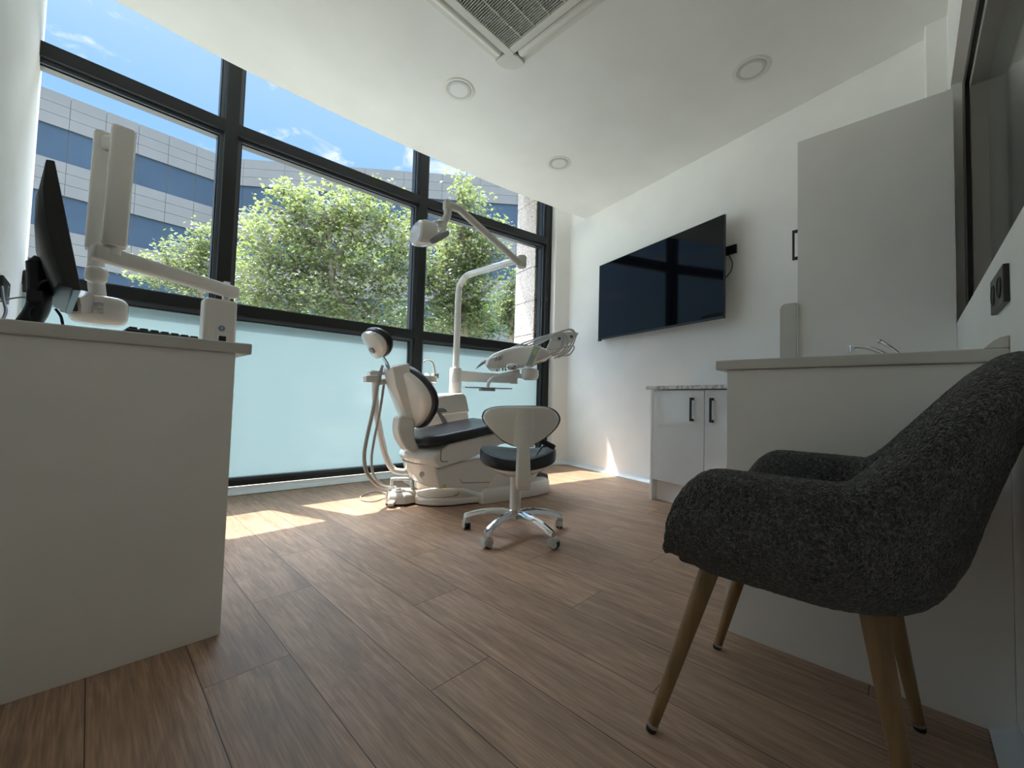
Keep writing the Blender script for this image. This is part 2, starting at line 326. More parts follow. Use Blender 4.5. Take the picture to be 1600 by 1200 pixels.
# ---------------------------------------------------------------- room shell
CEIL = 2.66; XL = -0.27; YR = -0.162
nT = Vector((0.9703, -0.2419, 0)).normalized(); cT = 2.923           # TV wall plane
def tv_y(y): return (cT - nT.y*y)/nT.x
m0, m1, m2, m3 = Vector((-0.87, 3.30, 0)), Vector((0.590, 3.288, 0)), Vector((2.042, 3.165, 0)), Vector((3.532, 2.890, 0))
XLc = 3.292                                                          # where the facade meets the left wall
bm = B(); slab(bm, [(-0.55, -0.45), (3.1, -0.45), (3.95, 2.9), (3.85, 3.10), (3.53, 3.16), (2.04, 3.30), (0.59, 3.42), (-0.55, 3.42)], -0.12, 0.0)
mk('floor', bm, M['floor'], smooth=0)['kind'] = 'structure'
edge = catmull([(-0.6, 2.86, 0), (0.0, 2.885, 0), (0.52, 2.903, 0), (1.1, 2.868, 0), (1.75, 2.808, 0), (2.5, 2.70, 0), (3.18, 2.567, 0), (3.629, 2.473, 0), (3.95, 2.40, 0)], 6)
bm = B(); slab(bm, [(-0.6, -0.5), (3.4, -0.5), (3.95, 2.2)] + [(p.x, p.y) for p in reversed(edge)], CEIL, CEIL+0.10)
mk('ceiling', bm, M['ceil'], smooth=0)['kind'] = 'structure'
bm = B()
up = [(p.x, p.y) for p in edge]; slab(bm, up + [(4.3, 2.4), (4.3, 3.0), (3.58, 3.04), (2.06, 3.32), (0.6, 3.45), (-0.6, 3.46)], 3.16, 3.20)
# upstand that closes the gap above the ceiling's free edge
for a, b in zip(edge, edge[1:]):
    d = (b-a).normalized(); n = Vector((d.y, -d.x, 0))*0.05
    hull_box(bm, [a+n+Vector((0,0,CEIL+.1)), b+n+Vector((0,0,CEIL+.1)), b+Vector((0,0,CEIL+.1)), a+Vector((0,0,CEIL+.1)), a+n+Vector((0,0,3.17)), b+n+Vector((0,0,3.17)), b+Vector((0,0,3.17)), a+Vector((0,0,3.17))])
mk('trim_1', bm, M['ceil'], smooth=0)['kind'] = 'structure'
bm = B(); box(bm, -0.55, XL, -0.45, 3.46, -0.12, 3.16); mk('wall_left', bm, M['wall'], smooth=0)['kind'] = 'structure'
# TV wall
bm = B(); d = Vector((-nT.y, nT.x, 0)); 
a = Vector((tv_y(-0.45), -0.45, 0)); b = Vector((tv_y(2.72), 2.72, 0)); n = nT*0.25
hull_box(bm, [a-_Z*0.12, a+n-_Z*0.12, b+n-_Z*0.12, b-_Z*0.12, a+_Z*3.16, a+n+_Z*3.16, b+n+_Z*3.16, b+_Z*3.16])
mk('wall_back', bm, M['wall'], smooth=0)['kind'] = 'structure'
# short return wall between the curtain wall and the TV wall
fd = (m3-m2).normalized(); fn = Vector((-fd.y, fd.x, 0))
q0 = m3 + fd*0.037 - fn*0.075; q1 = Vector((tv_y(2.70), 2.70, 0)) + nT*0.02
bm = B(); hull_box(bm, [p+_Z*z for z in (-0.12, 3.16) for p in (q0, q1, q1+fn*0.45, q0+fn*0.45)])
mk('wall_window', bm, M['wall'], smooth=0)['kind'] = 'structure'
# right wall with the opening of the internal window
WX0, WX1, WZ0, WZ1 = 0.55, 2.72, 1.072, 2.205
bm = B()
box(bm, -0.55, 3.4, YR-0.28, YR, -0.12, WZ0); box(bm, -0.55, 3.4, YR-0.28, YR, WZ1, 3.16)
box(bm, -0.55, WX0, YR-0.28, YR, WZ0, WZ1); box(bm, WX1, 3.4, YR-0.28, YR, WZ0, WZ1)
mk('wall_right', bm, M['wall'], smooth=0)['kind'] = 'structure'
# pilaster in the far right corner
bm = B(); box(bm, 2.885, 3.3, YR-0.01, -0.085, 0, CEIL+.02); mk('trim_2', bm, M['wall'], smooth=0, bevel=0.006)['kind'] = 'structure'
# internal window
w4 = empty('window_4', (1.6, YR, WZ0), kind='structure')
bm = B(); t = 0.025
y0, y1 = YR-0.075, YR-0.035
for (a, b, c, d_) in ((WX0, WX1, WZ0, WZ0+t), (WX0, WX1, WZ1-t, WZ1), (WX0, WX0+t, WZ0+t, WZ1-t), (WX1-t, WX1, WZ0+t, WZ1-t)): box(bm, a, b, y0-0.05, y1, c, d_)
mk('window_frame', bm, M['win_grey'], w4, smooth=0)
bm = B(); t2 = 0.037
for (a, b, c, d_) in ((WX0+t, WX1-t, WZ0+t, WZ0+t2), (WX0+t, WX1-t, WZ1-t2, WZ1-t), (WX0+t, WX0+t2, WZ0+t2, WZ1-t2), (WX1-t2, WX1-t, WZ0+t2, WZ1-t2)): box(bm, a, b, y0-0.05, y1-0.006, c, d_)
mk('gasket', bm, M['black'], w4, smooth=0)
bm = B(); t3 = 0.075
for (a, b, c, d_) in ((WX0+t2, WX1-t2, WZ0+t2, WZ0+t2+.01), (WX0+t2, WX1-t2, WZ1-t3, WZ1-t2), (WX1-t3, WX1-t2, WZ0+t2+.01, WZ1-t3)): box(bm, a, b, y0-0.05, y1-0.02, c, d_)
mk('inner_frame', bm, M['win_grey'], w4, smooth=0)
bm = B(); box(bm, WX0+t2, WX1-t3, y0-0.045, y0-0.03, WZ0+t2+.01, WZ1-t3); mk('window_pane', bm, M['film'], w4, smooth=0)

# coved skirting: swept profile (distance off the wall, height)
def cove(name, path, dx=0.04, h=0.045, flat=0.0):
    prof = [(0, 0)] + [(dx-dx*sin(a)*0.97, 0.004+(h-0.004)*(1-cos(a))) for a in [R(x) for x in range(0, 91, 15)]] + [(0, h)]
    bm = B(); P = [Vector(p) for p in path]; rings = []
    for i, p in enumerate(P):
        d1 = (P[i]-P[i-1]).normalized() if i else (P[1]-P[0]).normalized(); d2 = (P[i+1]-P[i]).normalized() if i < len(P)-1 else d1
        n1 = Vector((d1.y, -d1.x, 0)); n2 = Vector((d2.y, -d2.x, 0)); n = (n1+n2).normalized(); n = n/max(n.dot(n1), 0.3)
        rings.append([p+n*a+_Z*b for a, b in prof])
    loft(bm, rings); mk(name, bm, M['cove'], smooth=40)['kind'] = 'structure'
pc = Vector((tv_y(2.705), 2.705, 0))
cove('baseboard_back', [(*pc.xy, 0), (tv_y(1.2), 1.2, 0)])
cove('baseboard_right', [(1.398, YR, 0), (-0.27, YR, 0)])
def off(p, k): return (p.x, p.y-k, 0)
cove('baseboard_window', [(XL, 3.27, 0), off(m1, 0.012), off(m2, 0.012), (3.46, 2.893, 0), (*q0.xy, 0), (*pc.xy, 0)], dx=0.075, h=0.047)

# ---------------------------------------------------------------- curtain wall
MW = 0.0375; ZT = [(0.047, 0.085), (1.213, 1.282), (2.446, 2.524), (3.10, 3.16)]
def bay(name, A, Bp, first=False, last=False):
    d = (Bp-A).normalized(); ang = math.degrees(math.atan2(d.y, d.x)); fr = Frame(A.x, A.y, ang); L = (Bp-A).length
    root = empty(name, (A+Bp)/2, kind='structure')
    def rail(nm, a0, a1, w0, w1, z0, z1, mt): bm = B(); box(bm, a0, a1, w0, w1, z0, z1, fr); return mk(nm, bm, mt, root, smooth=0)
    if not first: rail('mullion', -MW, MW, 0, 0.13, 0.047, 3.16, M['frame'])
    if last: rail('mullion', L-MW, L+MW, 0, 0.13, 0.0, 3.16, M['frame'])
    a0 = MW; a1 = L-MW
    for i, (z0, z1) in enumerate(ZT): rail('transom', a0, a1, 0.0, 0.11, z0, z1, M['frame'])
    g = 0.022
    for i, (nm, mt) in enumerate((('frosted_pane', M['frost']), ('middle_pane', M['glass']), ('upper_pane', M['glass']))):
        z0, z1 = ZT[i][1], ZT[i+1][0]
        bm = B()                                     # glazing bead: stepped profile round each pane
        for (p, q, r_, s_) in ((a0, a0+g, z0, z1), (a1-g, a1, z0, z1), (a0+g, a1-g, z0, z0+g*.6), (a0+g, a1-g, z1-g, z1)): box(bm, p, q, 0.035, 0.075, r_, s_, fr)
        mk('glazing_bead', bm, M['gasket'], root, smooth=0)
        bm = B()
        for (p, q, r_, s_) in ((a0+g, a0+g+.008, z0+g*.6, z1-g), (a1-g-.008, a1-g, z0+g*.6, z1-g), (a0+g, a1-g, z1-g-.008, z1-g)): box(bm, p, q, 0.052, 0.11, r_, s_, fr)
        mk('seal', bm, M['black'], root, smooth=0)
        bm = B(); box(bm, a0+.006, a1-.006, 0.078, 0.086, z0+.004, z1-.004, fr) if i else None
        if i == 0:
            v = [bm.verts.new(fr.W(a, 0.080, z)) for a, z in ((a0+.004, z0+.002), (a1-.004, z0+.002), (a1-.004, z1-.002), (a0+.004, z1-.002))]; bm.faces.new(v)
        else:
            bm.free(); bm = B(); v = [bm.verts.new(fr.W(a, 0.080, z)) for a, z in ((a0+.004, z0+.002), (a1-.004, z0+.002), (a1-.004, z1-.002), (a0+.004, z1-.002))]; bm.faces.new(v)
        mk(nm, bm, mt, root, smooth=0)
    return fr
m0c = Vector((XL-MW-.04, 3.292, 0))
bay('window_1', m0c, m1, first=True); bay('window_2', m1, m2); bay('window_3', m2, m3, last=True)
# head of the facade outside
bm = B(); slab(bm, [(-0.6, 3.46), (0.6, 3.46), (2.06, 3.34), (3.6, 3.06), (4.4, 2.9), (4.5, 3.12), (3.66, 3.27), (2.1, 3.53), (0.6, 3.66), (-0.6, 3.67)], 3.2, 3.9)
mk('trim_3', bm, M['panelA'], smooth=0)['kind'] = 'structure'
# exterior stone pier beside the last bay
fp = Frame(3.485, 3.04, math.degrees(math.atan2(fd.y, fd.x)))
bm = B(); box(bm, 0.0, 0.7, 0.0, 0.36, -0.5, 4.2, fp); mk('trim_4', bm, M['joint'], smooth=0)['kind'] = 'structure'
bm = B(); z = -0.5
for k in range(12):
    box(bm, -0.012, 0.712, 0.0, 0.372, z, z+0.382, fp); z += 0.39
mk('trim_5', bm, M['stone'], smooth=0, bevel=0.003)['kind'] = 'structure'
# unseen block added high outside to cut the sun on the TV wall
bm = B(); slab(bm, [(2.838, 3.95), (4.7, 3.55), (4.7, 3.95), (2.725, 4.25)], 3.86, 8.0); mk('sun_blocker', bm, M['stone'], smooth=0)['kind'] = 'structure'
# ---------------------------------------------------------------- outside: ground, buildings, trees
bm = B(); v = [bm.verts.new(p) for p in ((-60, 3.2, -0.3), (60, 3.2, -0.3), (60, 70, -0.3), (-60, 70, -0.3))]; bm.faces.new(v)
mk('ground', bm, M['concrete'], smooth=0)['kind'] = 'structure'
BZ = [16.28, 15.66, 15.07, 14.47, None, 12.68, 12.10, 11.50, 10.88, None, 9.03, 8.43, 7.85, 7.28, None, 5.43, 4.85, 4.26, 3.68, None, 1.85, 0.9, -0.3]
def facade(name, P0, P1, first, pitch, label):
    P0 = Vector((*P0, 0)); P1 = Vector((*P1, 0)); d = P1-P0; L = d.length; fr = Frame(P0.x, P0.y, math.degrees(math.atan2(d.y, d.x)))
    root = empty(name, P0, label, 'building')
    bm = B(); box(bm, 0, L, 0.10, 6, -0.3, 16.2, fr); mk('wall_core', bm, M['joint'], root, smooth=0)
    js = []; a = first
    while a < L: 
        js.append(a); a += pitch
    js = [0]+[j for j in js if j > 0.2]+[L]
    wins = []; i = 0; bm = B()
    while i < len(BZ)-1:
        if BZ[i+1] is None:
            mk('cladding', bm, M['panelA'], root, smooth=0); bm = B()
            wins += [(a, b, BZ[i+2], BZ[i]) for a, b in zip(js, js[1:])]; i += 2; continue
        for a, b in zip(js, js[1:]): box(bm, a+.008, b-.008, 0.0, 0.2, BZ[i+1]+.009, BZ[i]-.009, fr)
        i += 1
    mk('cladding', bm, M['panelA'], root, smooth=0)
    for a, b, z0, z1 in wins:
        bm = B(); box(bm, a+.022, b-.022, 0.06, 0.12, z0+.01, z1-.01, fr); mk('window', bm, M['winA'], root, smooth=0)
facade('office_building', (-8.0, 31.95), (5.62, 32.30), 8.0-1.427-1.36*4+0.0, 1.36, 'long grey panelled office wing with blue glass bands, left of the leafy trees')
facade('office_building', (5.70, 32.25), (24.5, 15.9), 0.95, 2.62, 'grey panelled office wing with blue glass bands facing us behind the big tree')
# low wall beyond the trees
fr = Frame(9.0, 18.0, -30)
bm = B(); box(bm, -8, 12, 0, 0.3, -0.3, 2.6, fr)
setp(mk('garden_wall', bm, M['panelA'], smooth=0), 'low pale wall seen beneath the tree crowns, right window bay', 'wall')

def leaf(bm, c, s, ax, rnd):
    ax = ax.normalized(); u = ax.orthogonal().normalized(); w_ = ax.cross(u); a0 = rnd.uniform(0, 6.28)
    pts = []
    for k, rr in enumerate((1.0, .45, .9, .42, .8, .25, .8, .42, .9, .45)):
        a = a0+k*pi/5; pts.append(c+(u*cos(a)+w_*sin(a))*rr*s*(1.0)+ax*(0.10*s if k % 2 else -0.05*s))
    bm.faces.new([bm.verts.new(p) for p in pts])
def tree(name, label, blobs, trunk, mat, n, ls, seed, cat='tree', group=None, dens=0.45):
    """blobs: (centre, rx, rz); leaves sit in clumps on twigs that run out from the trunk"""
    rnd = random.Random(seed)
    root = empty(name, (trunk[0][0], trunk[0][1], -0.3), label, cat, group)
    lb = B(); bb = B()
    tube(bb, trunk, lambda t: 0.13*(1-t*0.75), seg=8, k=4)
    vol = [b[1]*b[1]*b[2] for b in blobs]; tot = sum(vol)
    top = Vector(trunk[-1]); low = Vector(trunk[len(trunk)//2])
    for (c, rx, rz), v in zip(blobs, vol):
        c = Vector(c); nc = max(4, int(n*v/tot/14))
        st = low.lerp(top, rnd.uniform(.2, .9)); tube(bb, [st, st.lerp(c, .55)+Vector((0, 0, -.15)), c], lambda t: 0.035*(1-.7*t), seg=5, k=3)
        for _ in range(nc):
            d = Vector((rnd.gauss(0, 1), rnd.gauss(0, 1), rnd.gauss(0, 1))).normalized(); q = rnd.random()**dens
            p = c+Vector((d.x*rx, d.y*rx, d.z*rz))*q
            if rnd.random() < .3: tube(bb, [c.lerp(p, .1), c.lerp(p, .6)+Vector((0, 0, .05)), p], 0.009, seg=3, k=1)
            for _ in range(14):
                e = p+Vector((rnd.gauss(0, 1), rnd.gauss(0, 1), rnd.gauss(0, .75)))*ls*1.9
                ax = Vector((rnd.gauss(0, .6), rnd.gauss(0, .6), 1)); leaf(lb, e, ls*rnd.uniform(.6, 1.15), ax, rnd)
    me = bpy.data.meshes.new('foliage'); lb.to_mesh(me); lb.free(); o = bpy.data.objects.new('foliage', me); sc.collection.objects.link(o)
    o.parent = root; o.location = -Vector(root['_w']); me.materials.append(mat)
    mk('trunk', bb, M['bark'], root)
def blob(x, y, t, rpx, rpz): s = t/F_PX; return (depth(x, y, t), rpx*s, rpz*s)
def trunk_at(x, t, ys): 
    b = ground(x, 900) ; p = depth(x, 620, t); return [(p.x, p.y, -0.3)] + [tuple(depth(x+dx, y, t)) for dx, y in ys]
T = 9.5
tree('plane_tree', 'big sunlit leafy tree filling the middle window bay', 
     [blob(450, 300, T, 26, 36), blob(470, 340, T, 60, 42), blob(400, 345, T+.6, 32, 34), blob(520, 330, T, 66, 42), blob(575, 305, T, 36, 26), blob(600, 350, T, 58, 46), blob(430, 400, T, 66, 52), blob(380, 430, T+.8, 42, 50), blob(520, 410, T+.5, 84, 60), blob(600, 430, T, 62, 56), blob(420, 470, T, 62, 40), blob(500, 475, T, 74, 40), blob(580, 490, T, 64, 40), blob(630, 400, T+.6, 36, 54)],
     trunk_at(545, T, [(10, 560), (0, 500), (-25, 440), (-30, 370), (-40, 320)]), M['leaf1'], 15500, 0.066, 3)
T2 = 9.9
tree('plane_tree', 'tall pointed leafy tree behind the lamp arm, right window bay',
     [blob(724, 285, T2, 24, 26), blob(735, 320, T2, 34, 34), blob(728, 370, T2, 50, 40), blob(765, 370, T2, 30, 34), blob(705, 420, T2, 60, 44), blob(750, 410, T2, 42, 42), blob(690, 470, T2, 52, 46), blob(745, 470, T2, 48, 42), blob(720, 500, T2, 60, 34), blob(778, 405, T2, 16, 16)],
     trunk_at(722, T2, [(0, 560), (4, 480), (2, 400), (3, 330), (2, 300)]), M['leaf1'], 9500, 0.061, 5)
T3 = 13
tree('plane_tree', 'smaller pale leafy tree low behind the x-ray arm, left window bay',
     [blob(318, 365, T3, 26, 26), blob(300, 395, T3, 44, 26), blob(260, 415, T3, 34, 22), blob(232, 408, T3, 15, 12), blob(320, 420, T3, 40, 34), blob(280, 440, T3, 60, 22), blob(345, 400, T3, 26, 50)],
     trunk_at(312, T3, [(0, 560), (0, 480), (2, 420), (3, 380)]), M['leaf1'], 5000, 0.068, 8)
T4 = 9.0
tree('plane_tree', 'thin young tree beside the stone pier, far right bay',
     [blob(800, 440, T4, 16, 22), blob(795, 475, T4, 24, 26), blob(806, 510, T4, 24, 24)],
     trunk_at(800, T4, [(0, 560), (0, 500), (0, 450)]), M['leaf1'], 1500, 0.055, 11)
T5 = 11.5
tree('leafy_shrub', 'dark green leafy shrub under the tall pointed tree, right bay',
     [blob(745, 500, T5, 60, 30), blob(770, 480, T5, 34, 26), blob(720, 520, T5, 50, 26)],
     trunk_at(750, T5, [(0, 580), (0, 530), (0, 500)]), M['leaf2'], 4500, 0.06, 12, cat='shrub')
tree('leafy_shrub', 'dark green leafy shrub along the bottom of the middle bay',
     [blob(400, 500, 11.5, 60, 22), blob(480, 505, 11.5, 70, 22), blob(570, 515, 11.5, 70, 22), blob(640, 500, 11.5, 50, 30)],
     trunk_at(500, 11.5, [(0, 580), (0, 530), (0, 500)]), M['leaf2'], 5000, 0.06, 14, cat='shrub')

# ---------------------------------------------------------------- ceiling fittings
def downlight(x, y, label):
    r = empty('downlight', (x, y, CEIL), label, 'ceiling light', 'round recessed downlights')
    bm = B(); lathe(bm, (x, y, 0), [(.0, CEIL+.001), (.098, CEIL+.001), (.100, CEIL-.002), (.092, CEIL-.004), (.078, CEIL-.003), (.076, CEIL+.001), (0, CEIL+.001)], 48); mk('trim_ring', bm, M['cream'], r)
    bm = B(); lathe(bm, (x, y, 0), [(.0, CEIL), (.0745, CEIL), (.0745, CEIL-.003), (.072, CEIL-.005), (0, CEIL-.006)], 48); mk('diffuser', bm, M['diff'], r)
    bm = B(); lathe(bm, (x, y, 0), [(.0745, CEIL-.001), (.0765, CEIL-.001), (.0765, CEIL-.0052), (.0745, CEIL-.0052)], 48); mk('shadow_gap', bm, M['lgrey'], r)
downlight(1.551, 2.046, 'round white downlight left of the ceiling air unit corner, nearest the middle window')
downlight(2.615, 2.058, 'round white downlight nearest the far wall, small, near the window end of the ceiling')
downlight(2.603, 0.637, 'round white downlight at upper right of the ceiling, above the television side')

ac = empty('air_conditioner', (1.19, 1.23, CEIL), 'square white ceiling cassette air conditioner with a dark slatted grille', 'air conditioner')
x0, x1, y0, y1 = 0.72, 1.665, 0.755, 1.70; ZA = CEIL-0.028
bm = B()
ol = []
for cx, cy, a0 in ((x1-.10, y1-.10, 0), (x0+.10, y1-.10, 90), (x0+.10, y0+.10, 180), (x1-.10, y0+.10, 270)):
    for k in range(0, 91, 15): ol.append((cx+.10*cos(R(a0+k)), cy+.10*sin(R(a0+k))))
slab(bm, ol, CEIL-.008, CEIL+.002); mk('panel_rim', bm, M['cream'], ac, bevel=.003)
bm = B(); i0, i1, j0, j1 = x0+.07, x1-.07, y0+.07, y1-.07
slab(bm, [(i0-.028, j0-.028), (i1+.028, j0-.028), (i1+.028, j1+.028), (i0-.028, j1+.028)], CEIL-.014, CEIL-.006); mk('vent_cavity', bm, M['vent_dark'], ac, smooth=0)
# frame between grille and louvres
bm = B(); gx0, gx1, gy0, gy1 = x0+.14, x1-.14, y0+.14, y1-.13
fw = .045
for (a, b, c, d_) in ((gx0-fw, gx1+fw, gy0-fw, gy0), (gx0-fw, gx1+fw, gy1, gy1+fw), (gx0-fw, gx0, gy0, gy1), (gx1, gx1+fw, gy0, gy1)): box(bm, a, b, c, d_, ZA, CEIL-.006)
mk('grille_frame', bm, M['cream'], ac, bevel=.004)
bm = B()
n = 54
for k in range(n):
    xx = gx0+(gx1-gx0)*(k+.5)/n; hull_box(bm, [Vector((xx-.0024, gy0, ZA+.002)), Vector((xx+.0004, gy0, ZA+.002)), Vector((xx+.0004, gy1, ZA+.002)), Vector((xx-.0024, gy1, ZA+.002)), Vector((xx-.001, gy0, ZA+.012)), Vector((xx+.003, gy0, ZA+.012)), Vector((xx+.003, gy1, ZA+.012)), Vector((xx-.001, gy1, ZA+.012))])
for k in range(1, 7): yy = gy1-(gy1-gy0)*k/7; box(bm, gx0, gx1, yy-.002, yy+.002, ZA+.001, ZA+.010)
mk('grille', bm, M['cream'], ac, smooth=0)
def louvre(c, d, L):
    c = Vector(c); d = Vector(d); n_ = Vector((-d.y, d.x, 0)); bm = B(); rings = []
    for s in (-L/2, -L/2+.006, L/2-.006, L/2):
        k = 1 if abs(s) < L/2-.003 else .8
        rings.append([c+d*s+n_*a*k+_Z*b for a, b in ((-.026, -.002), (-.016, -.012), (0, -.016), (.016, -.012), (.026, -.002), (.016, 0), (-.016, 0))])
    loft(bm, rings); mk('louvre', bm, M['cream'], ac)
LL = .66; cx, cy = (x0+x1)/2, (y0+y1)/2
for c, d in (((cx, y1-.06, ZA+.014), (1, 0, 0)), ((cx, y0+.06, ZA+.014), (-1, 0, 0)), ((x1-.06, cy, ZA+.014), (0, -1, 0)), ((x0+.06, cy, ZA+.014), (0, 1, 0))): louvre(c, d, LL)
for (ax_, ay_, sx, sy) in ((x1, y1, -1, -1), (x0, y1, 1, -1), (x1, y0, -1, 1), (x0, y0, 1, 1)):
    bm = B(); pts = []
    r_ = .095
    for k in range(0, 91, 15): pts.append((ax_+sx*(r_-r_*cos(R(k))), ay_+sy*(r_-r_*sin(R(k)))))
    pts += [(ax_+sx*.125, ay_+sy*.0), (ax_+sx*.13, ay_+sy*.07), (ax_+sx*.11, ay_+sy*.11), (ax_+sx*.07, ay_+sy*.13), (ax_, ay_+sy*.125)]
    pts = [pts[i] for i in range(7)][::-1] + pts[7:] if False else pts
    c0 = Vector((ax_+sx*.07, ay_+sy*.07)); pts.sort(key=lambda p: math.atan2(p[1]-c0.y, p[0]-c0.x))
    slab(bm, pts, ZA+.003, CEIL-.004); mk('corner_cover', bm, M['cream'], ac, bevel=.006)

# ---------------------------------------------------------------- television on its arm
pl_ = lambda x, y, off: plane(x, y, nT, cT-off)
A_ = (pl_(935, 415, .055)+pl_(937, 530, .055))/2; B_ = (pl_(1131, 337, .14)+pl_(1133.5, 498, .14))/2
zt = (pl_(935, 415, .055).z+pl_(1131, 337, .14).z)/2; zb = (pl_(937, 530, .055).z+pl_(1133.5, 498, .14).z)/2
dx_, dy_ = B_.x-A_.x, B_.y-A_.y; tf = Frame(A_.x, A_.y, math.degrees(math.atan2(dy_, dx_))); TL = math.hypot(dx_, dy_)
tv = empty('television', (A_.x+dx_/2, A_.y+dy_/2, zb), 'large black flat television on a swing bracket, far wall', 'television')
bm = B(); box(bm, 0, TL, -.004, .014, zb, zt, tf); mk('bezel', bm, M['black'], tv, bevel=.002, smooth=0)
bm = B(); box(bm, .006, TL-.006, -.006, -.003, zb+.016, zt-.006, tf); mk('screen', bm, M['screen'], tv, smooth=0)
bm = B(); box(bm, .10, TL-.10, .014, .040, zb+.06, zt-.14, tf); mk('back_housing', bm, M['black'], tv, bevel=.01)
bm = B(); box(bm, .0, .035, -.007, .012, zb-.012, zb+.004, tf); mk('sensor', bm, M['black'], tv, smooth=0)
wt = Frame(tv_y(0), 0, 76.0)
br = empty('wall_bracket', (tv_y(1.0), 1.0, 1.8), 'black wall bracket arm sticking out right of the television', 'bracket')
b1 = pl_(1150, 383, .012)
bm = B(); 
def wbox(bm, y0, y1, o0, o1, z0, z1):
    c = [Vector((tv_y(y), y, z))-nT*o for z in (z0, z1) for (y, o) in ((y0, o0), (y1, o0), (y1, o1), (y0, o1))]; hull_box(bm, c)
wbox(bm, .875, 1.5, .004, .02, 1.80, 1.865); mk('wall_rail', bm, M['black'], br, bevel=.002)
bm = B(); tube(bm, [Vector((tv_y(1.12), 1.12, 1.832))-nT*.02, Vector((tv_y(1.25), 1.25, 1.832))-nT*.055, Vector((tv_y(1.4), 1.4, 1.832))-nT*.06], .012, seg=8); mk('swing_arm', bm, M['black'], br)
bm = B(); tube(bm, [Vector((tv_y(.93), .93, 1.80))-nT*.015, Vector((tv_y(.905), .905, 1.73))-nT*.012, Vector((tv_y(.92), .92, 1.66))-nT*.02, Vector((tv_y(.99), .99, 1.60))-nT*.05, Vector((tv_y(1.1), 1.1, 1.60))-nT*.07], .0035, seg=8)
setp(mk('cable', bm, M['cable']), 'thin black cable hanging down beside the television bracket', 'cable')

# ---------------------------------------------------------------- cabinets on the right
def bar_handle(parent, p0, p1, out, mat=None):
    p0, p1, out = Vector(p0), Vector(p1), Vector(out).normalized(); d = (p1-p0).normalized(); s = d.cross(out)*.006; bm = B()
    def bx(a, b, o0, o1): hull_box(bm, [a+q for q in (-s+out*o0, s+out*o0, s+out*o1, -s+out*o1)]+[b+q for q in (-s+out*o0, s+out*o0, s+out*o1, -s+out*o1)])
    bx(p0, p1, .022, .032); bx(p0, p0+d*.016, 0, .022); bx(p1-d*.016, p1, 0, .022)
    mk('handle', bm, M['black'], parent, bevel=.0015, label='black bar handle')
cf = 2.4266; cb = Frame(2.833, 1.332, 76.0-180)       # a runs along the front to the right (towards -y), w goes ... 
cb = Frame(2.833, 1.332, -(180-77.0)-0.0)
# front runs from A=(2.833,1.332) towards -y
A0 = Vector((2.833, 1.332, 0)); dF = Vector((-0.2419, -0.9703, 0)); nF = Vector((0.9703, -0.2419, 0))
cb = Frame(A0.x, A0.y, math.degrees(math.atan2(dF.y, dF.x)))          # cb.V points to the wall? check sign
sg = 1 if cb.V.dot(nF) > 0 else -1
def cbox(bm, a0, a1, w0, w1, z0, z1): box(bm, a0, a1, sg*w0, sg*w1, z0, z1, cb)
bc_ = empty('base_cabinet', A0, 'glossy white two-door base cabinet under a marbled top, far wall below the television', 'cabinet')
bm = B(); cbox(bm, 0, .80, .02, .47, .145, .785); cbox(bm, 0.0, .018, .0, .47, 0, .785); mk('body', bm, M['lam'], bc_, smooth=0)
bm = B(); cbox(bm, .018, .80, .05, .066, 0, .145); mk('plinth', bm, M['lam'], bc_, smooth=0)
for k, (a0, a1) in enumerate(((.02, .415), (.419, .80))):
    bm = B(); cbox(bm, a0, a1, .0, .018, .148, .781); d_ = mk('door', bm, M['gloss'], bc_, bevel=.0015, smooth=0)
    ah = .338 if k == 0 else .475
    bar_handle(d_, cb.W(ah, 0, .578), cb.W(ah, 0, .732), -nF)
bm = B(); cbox(bm, -.035, .80, -.018, .485, .789, .813); setp(mk('worktop', bm, M['marble'], bevel=.002, smooth=0), 'thin marbled grey worktop on the low cabinet by the far wall', 'worktop')
# tall unit
tc_ = empty('tall_cabinet', (2.6, .12, 0), 'tall plain white cabinet seen from its side, right of the television', 'cabinet')
bm = B(); hull_box(bm, [Vector(p) for p in ((2.6, -.06, .0), (2.94, -.06, .0), (3.04, .39, .0), (2.6, .39, .0), (2.6, -.06, 2.12), (2.94, -.06, 2.12), (3.04, .39, 2.12), (2.6, .39, 2.12))])
box(bm, 2.597, 2.62, YR+.001, .411, 0, 2.121)
mk('body', bm, M['lam'], tc_, smooth=0)
bm = B(); box(bm, 2.622, 3.04, .392, .410, .10, 2.12); dr = mk('door', bm, M['gloss'], tc_, bevel=.0012, smooth=0)
bar_handle(dr, (2.64, .410, 1.49), (2.64, .410, 1.655), (0, 1, 0))
# splash panel with a rounded corner next to the tall unit
fy = Frame(2.585, .40, 90)
pts = [(0.013, 0), (.088, 0)] + [(.088-.03+.03*cos(R(k)), 1.212+.03*sin(R(k))) for k in range(0, 91, 15)] + [(0.013, 1.242)]
bm = B(); prism(bm, pts, -.010, .008, fy); setp(mk('splash_panel', bm, M['slabtop'], bevel=.0015), 'narrow beige upright panel with a rounded corner against the tall cabinet', 'panel')
